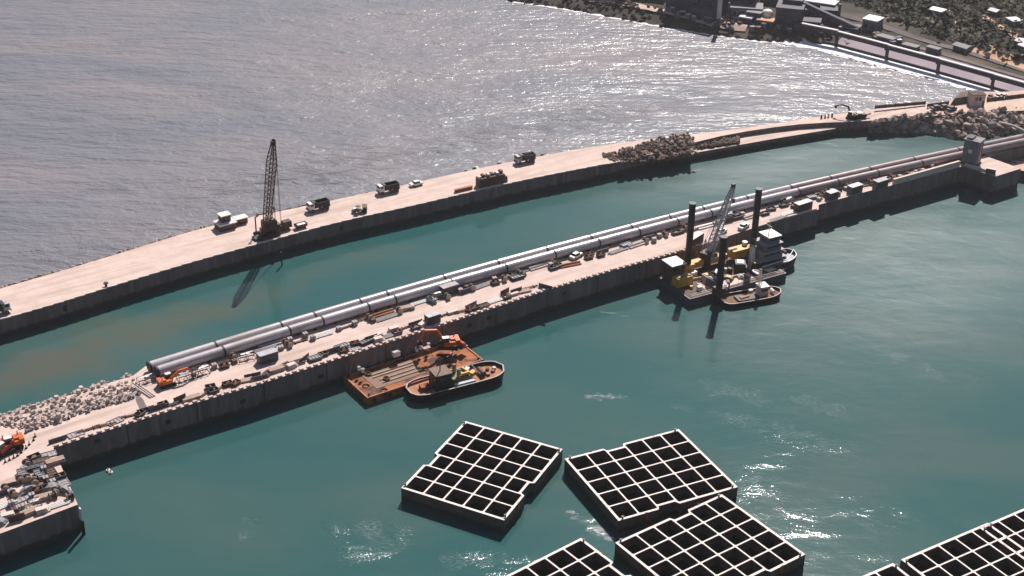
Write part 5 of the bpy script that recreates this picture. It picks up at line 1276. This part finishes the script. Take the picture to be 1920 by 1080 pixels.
# ------------------------------------------------------------------ quay clutter: makers at life size, base at z = 0
def mk_timber(r):
    mb = MB(); L = r.uniform(3, 5); n = r.randint(2, 4)
    for k in range(n):
        for j in range(4): mb.box((r.uniform(-.15, .15), -.6 + j * .4, .14 + k * .24), (L, .32, .2))
    return [('planks', mb, r.choice(['timber', 'brown_timber', 'timber']))] + [('bearer', MB().box((s * L * .3, 0, .03), (.2, 1.8, .1)), 'brown_timber') for s in (-1, 1)]
def mk_panel(r):
    n = r.randint(1, 3); out = []; L, W_ = r.uniform(2.6, 4.2), r.uniform(1.4, 2.2)
    for k in range(n):
        mb = MB(); z = .12 + k * .3; mb.box((.1 * k, 0, z), (L, W_, .06))
        for s in (-1, 1): mb.box((.1 * k, s * W_ / 2, z + .08), (L, .1, .2)); mb.box((.1 * k + s * L / 2, 0, z + .08), (.1, W_, .2))
        for j in range(3): mb.box((.1 * k + (-1 + j) * L * .25, 0, z + .07), (.08, W_, .14))
        out.append(('formwork_panel', mb, r.choice(['grey_steel', 'tarp', 'brown_panel', 'dark_mesh'])))
    return out
def mk_upright(r):
    L, H = r.uniform(3.0, 4.6), r.uniform(1.0, 1.7); mb = MB(); mb.box((0, 0, H / 2), (L, .12, H))
    for j in range(5): mb.box((-L / 2 + j * L / 4, .12, H / 2), (.1, .16, H))
    p = MB()
    for s in (-1, 1): p.bar((s * L * .3, .15, H * .8), (s * L * .3, 1.2, 0), .1)
    return [('face_panel', mb, r.choice(['brown_panel', 'dark_mesh', 'tower_dark'])), ('prop', p, 'grey_steel')]
def mk_blocks(r):
    out = []
    for k in range(r.randint(2, 4)):
        out.append(('block', MB().box((k * 1.25 + r.uniform(-.1, .1), r.uniform(-.3, .3), .45), (1.05, 1.0, .9), r.uniform(-.2, .2), taper=.94), 'pale_concrete'))
    return out
def mk_tubes(r):
    out = []; L = r.uniform(5, 8); m = r.choice(['pale_concrete', 'grey_paint', 'white', 'rust_light'])
    for k in range(r.randint(3, 5)): out.append(('tube', MB().cyl((-L / 2 + r.uniform(-.3, .3), k * .5 - 1, .24), (L / 2 + r.uniform(-.3, .3), k * .5 - 1, .24), .23, 10), m))
    out.append(('tube', MB().cyl((-L / 2, -.25, .62), (L / 2, -.25, .62), .23, 10), m))
    return out
def mk_rebar(r):
    mb = MB(); L = r.uniform(4, 6)
    for k in range(14): mb.bar((-L / 2 + r.uniform(-.3, .3), r.uniform(-.5, .5), .08 + r.uniform(0, .35)), (L / 2, r.uniform(-.5, .5), .08 + r.uniform(0, .3)), .09)
    return [('bars', mb, r.choice(['rust', 'brown_timber']))] + [('tie', MB().box((x, 0, .2), (.12, 1.15, .45)), 'black_steel') for x in (-1.2, 1.2)]
def mk_pallet(r):
    mb = MB()
    for j in range(5): mb.box((-.5 + j * .25, 0, .2), (.17, 1.3, .05))
    for s in (-1, 0, 1): mb.box((0, s * .55, .09), (1.2, .12, .16))
    h = r.uniform(.6, 1.1); c = MB().box((0, 0, .24 + h / 2), (1.15, 1.15, h)); return [('base', mb, 'timber'), ('load', c, r.choice(['tarp', 'tarp', 'grey_paint', 'brown_panel'])), ('strap', MB().box((0, 0, .26 + h / 2), (.12, 1.19, h + .03)), 'black_steel')]
def mk_cage(r):
    mb = MB(); L, W_, H = r.uniform(3, 5), r.uniform(1.6, 2.2), r.uniform(1.0, 1.6)
    for x in (-L / 2, 0, L / 2):
        for y in (-W_ / 2, W_ / 2): mb.bar((x, y, 0), (x, y, H), .14)
    for z in (.1, H):
        for y in (-W_ / 2, W_ / 2): mb.bar((-L / 2, y, z), (L / 2, y, z), .14)
        for x in (-L / 2, 0, L / 2): mb.bar((x, -W_ / 2, z), (x, W_ / 2, z), .12)
    mb2 = MB()
    for k in range(6): mb2.box((r.uniform(-L * .35, L * .35), r.uniform(-.5, .5), H + .12), (r.uniform(.7, 1.6), .3, .16), r.uniform(-.2, .2))
    return [('frame', mb, 'dark_mesh'), ('fittings', mb2, r.choice(['white', 'grey_paint']))]
def mk_tarp(r):
    mb = MB(); mb.blob((0, 0, .35), 1.25, r.random() * 50, 2, .3, (1.7, 1.0, .6)); return [('cover', mb, r.choice(['tarp', 'tower_grey', 'grey_steel']))]
def mk_reel(r):
    mb = MB(); mb.cyl((0, -.75, .8), (0, -.6, .8), .8, 18); mb2 = MB().cyl((0, .6, .8), (0, .75, .8), .8, 18)
    return [('flange', mb, 'timber'), ('flange', mb2, 'timber'), ('drum', MB().cyl((0, -.6, .8), (0, .6, .8), .5, 14), 'black_steel')]
def mk_container(r):
    L = r.uniform(3.6, 6.0); mb = MB(); mb.box((0, 0, 1.2), (L, 2.2, 2.3))
    for k in range(int(L / .5)): mb.box((-L / 2 + .3 + k * .5, -1.12, 1.2), (.22, .06, 2.0)); mb.box((-L / 2 + .3 + k * .5, 1.12, 1.2), (.22, .06, 2.0))
    c = r.choice(['brown_panel', 'tower_dark', 'dark_mesh', 'dark_red_steel']); return [('box', mb, c), ('roof', MB().box((0, 0, 2.4), (L + .1, 2.3, .1)), r.choice(['white', 'grey_paint', 'tarp'])), ('door', MB().box((L / 2 + .03, 0, 1.2), (.06, 1.9, 2.0)), 'grey_steel')]
def mk_bin(r):
    mb = MB(); L = r.uniform(1.6, 2.6); mb.box((0, 0, .1), (L, 1.3, .1))
    for s in (-1, 1): mb.box((0, s * .7, .5), (L + .3, .08, .8), rx=-.15 * s); mb.box((s * (L / 2 + .05), 0, .5), (.08, 1.4, .8), ry=.15 * s)
    return [('tub', mb, r.choice(['dark_mesh', 'brown_steel', 'black_steel'])), ('scrap', MB().blob((0, 0, .55), .6, r.random() * 50, 1, .5, (1.4, .8, .5)), 'brown_timber')]
def mk_slab(r):
    out = []
    for k in range(r.randint(2, 3)): out.append(('slab', MB().box((r.uniform(-.2, .2), r.uniform(-.1, .1), .2 + k * .38), (r.uniform(2.2, 3.4), 1.3, .26), r.uniform(-.08, .08)), 'pale_concrete'))
    return out
def mk_bundle(r):
    mb = MB(); L = r.uniform(5.5, 9)
    for k in range(6): mb.box((r.uniform(-.5, .5), -.6 + .25 * k, .2 + .12 * (k % 2)), (L * r.uniform(.8, 1), .2, .26))
    return [('girders', mb, r.choice(['white', 'pale_concrete', 'rust_light', 'tarp']))] + [('bearer', MB().box((s * L * .28, 0, .05), (.25, 2.0, .14)), 'brown_timber') for s in (-1, 1)]
MK = {'timber_stack': (mk_timber, 'timber stack'), 'formwork_stack': (mk_panel, 'flat formwork panels'), 'upright_formwork': (mk_upright, 'propped upright formwork'), 'block_row': (mk_blocks, 'row of pale blocks'),
      'tube_bundle': (mk_tubes, 'bundle of tubes'), 'rebar_bundle': (mk_rebar, 'rusty rebar bundle'), 'loaded_pallet': (mk_pallet, 'wrapped pallet load'), 'steel_cage': (mk_cage, 'dark steel cage'),
      'tarpaulin_heap': (mk_tarp, 'grey tarpaulin heap'), 'cable_reel': (mk_reel, 'wooden cable reel'), 'storage_container': (mk_container, 'dark container with pale roof'), 'scrap_bin': (mk_bin, 'open scrap bin'), 'slab_stack': (mk_slab, 'stack of pale slabs'), 'girder_bundle': (mk_bundle, 'long girder bundle')}
PROTO = {}
def clutter(kind, loc, rz, zone, px, seed=None, sc=1.0):
    r = random.Random((seed if seed is not None else rnd.randint(0, 3)) * 7 + len(kind))
    key = (kind, seed if seed is not None else rnd.randint(0, 3))
    if key in PROTO:
        t = copy_tree(PROTO[key])
    else:
        r = random.Random(key[1] * 13 + len(kind)); t = empty(kind, (0, 0, 0))
        for nm, mb, m in MK[kind][0](r): mb.build(nm, M[m], t)
        PROTO[key] = t
    t.location = loc; t.rotation_euler[2] = rz; t.scale = (sc,) * 3
    later(t, MK[kind][1], zone, MK[kind][1].split()[-1] if kind != 'tarpaulin_heap' else 'tarpaulin', MK[kind][1] + ' on the quay', px); t['kind'] = 'thing'
    return t
PLACED = []
def free(p, d):
    for q, e in PLACED:
        if (q - p).length < (d + e): return False
    PLACED.append((p.copy(), d)); return True
SIZE = {'timber_stack': 1.7, 'formwork_stack': 1.7, 'upright_formwork': 1.6, 'block_row': 1.5, 'tube_bundle': 2.6, 'rebar_bundle': 2.0, 'loaded_pallet': .8, 'steel_cage': 1.9, 'tarpaulin_heap': 1.5, 'cable_reel': .8, 'storage_container': 2.2, 'scrap_bin': 1.2, 'slab_stack': 1.3, 'girder_bundle': 3.0}
qy = lambda px: yaw((px - 40, interp(NI, px - 40)), (px + 40, interp(NI, px + 40)), ZQ)

# landmarks placed by eye
excavator(at(24, 838, ZQ), QA + PI - .3, 'bright orange excavator with folded arm at the left edge before the armour units', 'orange', 1.15, (.25, -1.0), slew=.2)
excavator(at(4, 850, ZQ), QA + PI + .2, 'red excavator half cut off by the left edge of the photo', 'red', 1.2, (.25, -.9), slew=.3)
excavator(at(313, 722, ZQ), QA, 'small orange red excavator crouching beside the pipe ends', 'orange', .95, (.6, -1.0))
for q in ((22, 842), (2, 858), (313, 722)): PLACED.append((at(*q, ZQ), 3.2))
for k, (px, py, kd, z_, sd_, yw) in enumerate((
        (378, 700, 'steel_cage', 'right of the small orange red excavator', 2, 0), (352, 709, 'steel_cage', 'right of the small orange red excavator', 1, 0), (402, 690, 'loaded_pallet', 'right of the dark cages by the pipe ends', 1, 0),
        (502, 676, 'storage_container', 'alone on the roadway by the pipes, left of the barge', 0, 0), (495, 655, 'girder_bundle', 'against the near pipeline left of the barge', 0, 0), (508, 646, 'tube_bundle', 'against the near pipeline left of the barge', 1, 0),
        (727, 596, 'girder_bundle', 'beside the near pipeline above the barge', 1, .02), (716, 588, 'tube_bundle', 'beside the near pipeline above the barge', 0, 0), (786, 568, 'girder_bundle', 'beside the near pipeline above the tugboat', 2, 0), (808, 566, 'tarpaulin_heap', 'beside the near pipeline above the tugboat', 2, 0),
        (842, 549, 'storage_container', 'under the near pipeline above the tugboat', 1, 0), (875, 541, 'loaded_pallet', 'under the near pipeline above the tugboat', 2, 0), (990, 506, 'girder_bundle', 'along the pipeline between barge and jack-up barge', 0, 0), (1010, 500, 'tube_bundle', 'along the pipeline between barge and jack-up barge', 2, 0),
        (1078, 482, 'loaded_pallet', 'by the white car near the pipeline', 2, 0), (811, 604, 'storage_container', 'at the quay edge above the tugboat', 2, 0), (780, 616, 'scrap_bin', 'at the quay edge left of the container above the tugboat', 1, 0),
        (905, 575, 'formwork_stack', 'at the quay edge right of the tugboat', 2, 0), (925, 566, 'girder_bundle', 'at the quay edge right of the tugboat', 3, 0), (1022, 541, 'upright_formwork', 'skewed at the quay edge before the bare stretch', 1, -1.1),
        (1303, 455, 'storage_container', 'just right of the left rig leg', 3, .3), (1559, 372, 'storage_container', 'at the edge of the narrow quay, left one', 2, 0), (1602, 360, 'storage_container', 'at the edge of the narrow quay, middle one', 0, 0), (1650, 350, 'storage_container', 'at the edge of the narrow quay, right one', 1, 0),
        (1505, 392, 'storage_container', 'on the low block behind the grey ship', 3, 0), (1460, 411, 'girder_bundle', 'on the low block behind the grey ship', 0, 0), (1477, 401, 'girder_bundle', 'on the low block behind the grey ship', 2, 0), (1793, 309, 'scrap_bin', 'beside the foot of the gate tower', 2, 0))):
    p = at(px, py, ZQ); PLACED.append((p, SIZE[kd])); clutter(kd, p, qy(px) + yw, z_, px, sd_)
for px, py, lb, c in ((1352, 438, 'white van on the quay road behind the deck crane', 'white'), (1394, 428, 'white van on the quay road left of the right rig leg', 'white'), (1080, 483, 'white car in the shade of the near pipeline', 'white')):
    p = at(px, py, ZQ); PLACED.append((p, 2.4)); pickup(p, qy(px) + .3, lb, c, 'parked_van', 'van')
# three long poles leaning on the ground by the pipe ends
t = empty('pole_bundle', at(268, 732, ZQ), yaw((247, 716), (288, 745), ZQ)); tag(t, 'three long pale poles on the ground in front of the pipe ends', 'poles', kind='thing')
for k in range(3): MB().cyl((-4.2, -.6 + k * .6, .2), (4.2, -.5 + k * .55, .2), .17, 8).build('pole', M['pale_concrete'], t)
clutter('steel_cage', at(275, 716, ZQ), QA, 'right under the pipe ends', 275, 0); PLACED.append((at(275, 716, ZQ), 2.0)); PLACED.append((at(268, 732, ZQ), 3.0))
for k, (px, py) in enumerate(((66, 819), (63, 826), (55, 834), (49, 841), (40, 849), (33, 855), (26, 859), (18, 863), (10, 867), (129, 786))):
    t = empty('traffic_post', at(px, py, ZQ)); later(t, 'small dark traffic post', 'in the curved line beside the orange excavators' if k < 9 else 'alone before the armour units', 'post', 'traffic posts', px); t['kind'] = 'thing'
    MB().cyl((0, 0, 0), (0, 0, 1.0), .16, 8, .1).build('stem', M['black_steel'], t); MB().cyl((0, 0, 0), (0, 0, .12), .34, 10).build('foot', M['rubber'], t)
# sloping worn track patch by the poles
struct(flatpoly('path', [at(x, y, ZQ) for x, y in ((256, 737), (268, 748), (278, 768), (272, 777), (262, 768), (254, 750))], ZQ + .012, M['road']))

# jutting corner: rows of formwork, timber, cages
rnd = random.Random(77)
KC = ['timber_stack', 'formwork_stack', 'formwork_stack', 'loaded_pallet', 'rebar_bundle', 'steel_cage', 'slab_stack', 'cable_reel', 'tarpaulin_heap', 'scrap_bin', 'girder_bundle', 'tube_bundle', 'upright_formwork']
for k in range(900):
    y = rnd.uniform(852, 1000); xr = interp([(842, 96), (946, 142), (1010, 170)], y); xl = interp([(845, 88), (865, 55), (900, 30), (940, -30)], y)
    x = rnd.uniform(xl, xr - 3)
    if y > interp([(0, 992), (146, 938)], x): continue
    kd = rnd.choice(KC); p = at(x, y, ZQ)
    if free(p, SIZE[kd] * .72): clutter(kd, p, QA + rnd.choice([0, 0, PI / 2, .15, -.1]), 'on the jutting quay corner', x)
# along the water edge
KE = ['formwork_stack', 'timber_stack', 'formwork_stack', 'upright_formwork', 'rebar_bundle', 'scrap_bin', 'slab_stack', 'girder_bundle', 'formwork_stack', 'upright_formwork', 'rebar_bundle']
def zone_edge(x):
    return 'on the quay edge past the corner' if x < 330 else 'on the quay edge below the pipe ends' if x < 520 else 'on the quay edge left of the barge' if x < 660 else 'on the quay edge over the barge' if x < 840 else 'on the quay edge right of the tugboat'
for k in range(700):
    x = rnd.uniform(112, 1030); dens = 1.0 if 560 < x < 1000 else .75
    if rnd.random() > dens: continue
    p = at(x, interp(NI, x), ZQ) + Vector((-.57, .82, 0)) * rnd.uniform(1.9, 4.4 if x > 380 else 3.0)
    kd = rnd.choice(KE)
    if free(p, SIZE[kd] * .62): clutter(kd, p, qy(x) + rnd.choice([0, 0, 0, .2, -.15, .5]), zone_edge(x), x)
# along the near pipeline
KP = ['girder_bundle', 'tube_bundle', 'loaded_pallet', 'timber_stack', 'steel_cage', 'steel_cage', 'scrap_bin', 'formwork_stack', 'upright_formwork', 'cable_reel', 'rebar_bundle']
def zone_pipe(x):
    return 'at the near pipeline left of the barge' if x < 640 else 'at the near pipeline over the barge' if x < 850 else 'at the near pipeline right of the tugboat' if x < 1060 else 'at the near pipeline left of the rig' if x < 1290 else 'at the near pipeline behind the rig' if x < 1450 else 'at the near pipeline along the narrow quay'
Lp = sum((b - a).length for a, b in zip(near_pipe, near_pipe[1:]))
for k in range(1500):
    s_ = rnd.uniform(4, Lp * .86); p = along(near_pipe, s_); q = along(near_pipe, s_ + 2); u = (q - p).normalized()
    d = rnd.uniform(2.6, 5.2 if s_ < 200 else 4.2); p = p + Vector((u.y, -u.x, 0)) * d; p.z = ZQ
    kd = rnd.choice(KP)
    v = Vector((p.x, p.y, ZQ - CZ)); x = 960 + FPX * v.dot(RT) / v.dot(FWD)
    if x > 1795 or (1410 < x < 1440): continue
    if free(p, SIZE[kd] * .74): clutter(kd, p, math.atan2(u.y, u.x) + rnd.choice([0, 0, 0, .1, -.12]), zone_pipe(x), x)
# low block by the ship and narrow quay edge
for k in range(120):
    x = rnd.uniform(1445, 1800); yb = interp(NI2[:4], x) if x > 1535 else interp([(1436, 414), (1535, 388)], x)
    p = at(x, yb, ZQ) + Vector((-.57, .82, 0)) * rnd.uniform(2.0, 4.5); kd = rnd.choice(['formwork_stack', 'timber_stack', 'loaded_pallet', 'scrap_bin', 'block_row', 'girder_bundle'])
    if 1676 < x < 1802: p += Vector((-.57, .82, 0)) * 1.0
    if free(p, SIZE[kd] * .9): clutter(kd, p, qy(1400) + rnd.uniform(-.1, .1), 'on the narrow quay before the gate tower' if x > 1535 else 'on the low block behind the grey ship', x)
for k, (px, py) in enumerate(((203, 883), (208, 887))):
    t = empty('buoy', at(px, py, 0)); tag(t, ('small white buoy floating off the jutting quay corner, left of two', 'small white buoy floating off the jutting quay corner, right of two')[k], 'buoy', 'buoys off the quay corner', 'thing')
    MB().cyl((0, 0, -.1), (0, 0, .35), .45, 12).build('float', M['white'], t); MB().cyl((0, 0, .35), (0, 0, .8), .3, 12, .05).build('top', M['white'], t)
# thin foam wisps on the harbour water, some painting faint sparkle as pale colour
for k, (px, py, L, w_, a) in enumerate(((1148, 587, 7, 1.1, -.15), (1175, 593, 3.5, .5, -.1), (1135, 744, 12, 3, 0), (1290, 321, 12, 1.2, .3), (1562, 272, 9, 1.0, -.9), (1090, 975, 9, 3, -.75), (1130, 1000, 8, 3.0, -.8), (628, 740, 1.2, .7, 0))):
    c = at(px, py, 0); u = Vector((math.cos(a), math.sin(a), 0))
    struct(ribbon([c - u * L / 2, c + u * .2, c + u * L / 2], w_, w_ * .6, z=.03, jit=.4, seg=.6, seed=k, taper=True).build('foam', M['thin_foam_sparkle']), 'stuff')
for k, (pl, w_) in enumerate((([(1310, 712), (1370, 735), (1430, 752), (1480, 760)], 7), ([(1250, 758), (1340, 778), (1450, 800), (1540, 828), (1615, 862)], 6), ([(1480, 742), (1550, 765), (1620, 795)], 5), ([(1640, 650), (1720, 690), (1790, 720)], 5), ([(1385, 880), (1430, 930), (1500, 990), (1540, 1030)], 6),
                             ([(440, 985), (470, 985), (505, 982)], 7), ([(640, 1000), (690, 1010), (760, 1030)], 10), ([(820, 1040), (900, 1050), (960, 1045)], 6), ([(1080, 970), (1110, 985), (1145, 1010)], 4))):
    struct(ribbon([at(x_, y_, 0) for x_, y_ in pl], w_ * 1.3, w_, z=.035, jit=.38, seg=1.6, seed=60 + k, taper=True).build('foam', M['faint_foam_glitter']), 'stuff')  # pale drifts: foam streaks, and sun glitter painted as pale colour
finish_labels()

# thin sea haze round the whole place
if HAZE:
    hz = MB().box((0, 1150, 92), (3840, 2940, 196)).build('haze', None)
    hz.data.materials.clear(); hm = bpy.data.materials.new('haze_air'); hm.use_nodes = True; nt = hm.node_tree
    nt.nodes.remove(nt.nodes["Principled BSDF"]); pv = nt.nodes.new("ShaderNodeVolumePrincipled")
    pv.inputs["Color"].default_value = (0.95, 0.90, 0.92, 1); pv.inputs["Density"].default_value = HAZE; pv.inputs["Anisotropy"].default_value = 0.35
    nt.links.new(pv.outputs[0], nt.nodes["Material Output"].inputs["Volume"]); hz.data.materials.append(hm); struct(hz, 'stuff')
    scene.cycles.volume_bounces = 0
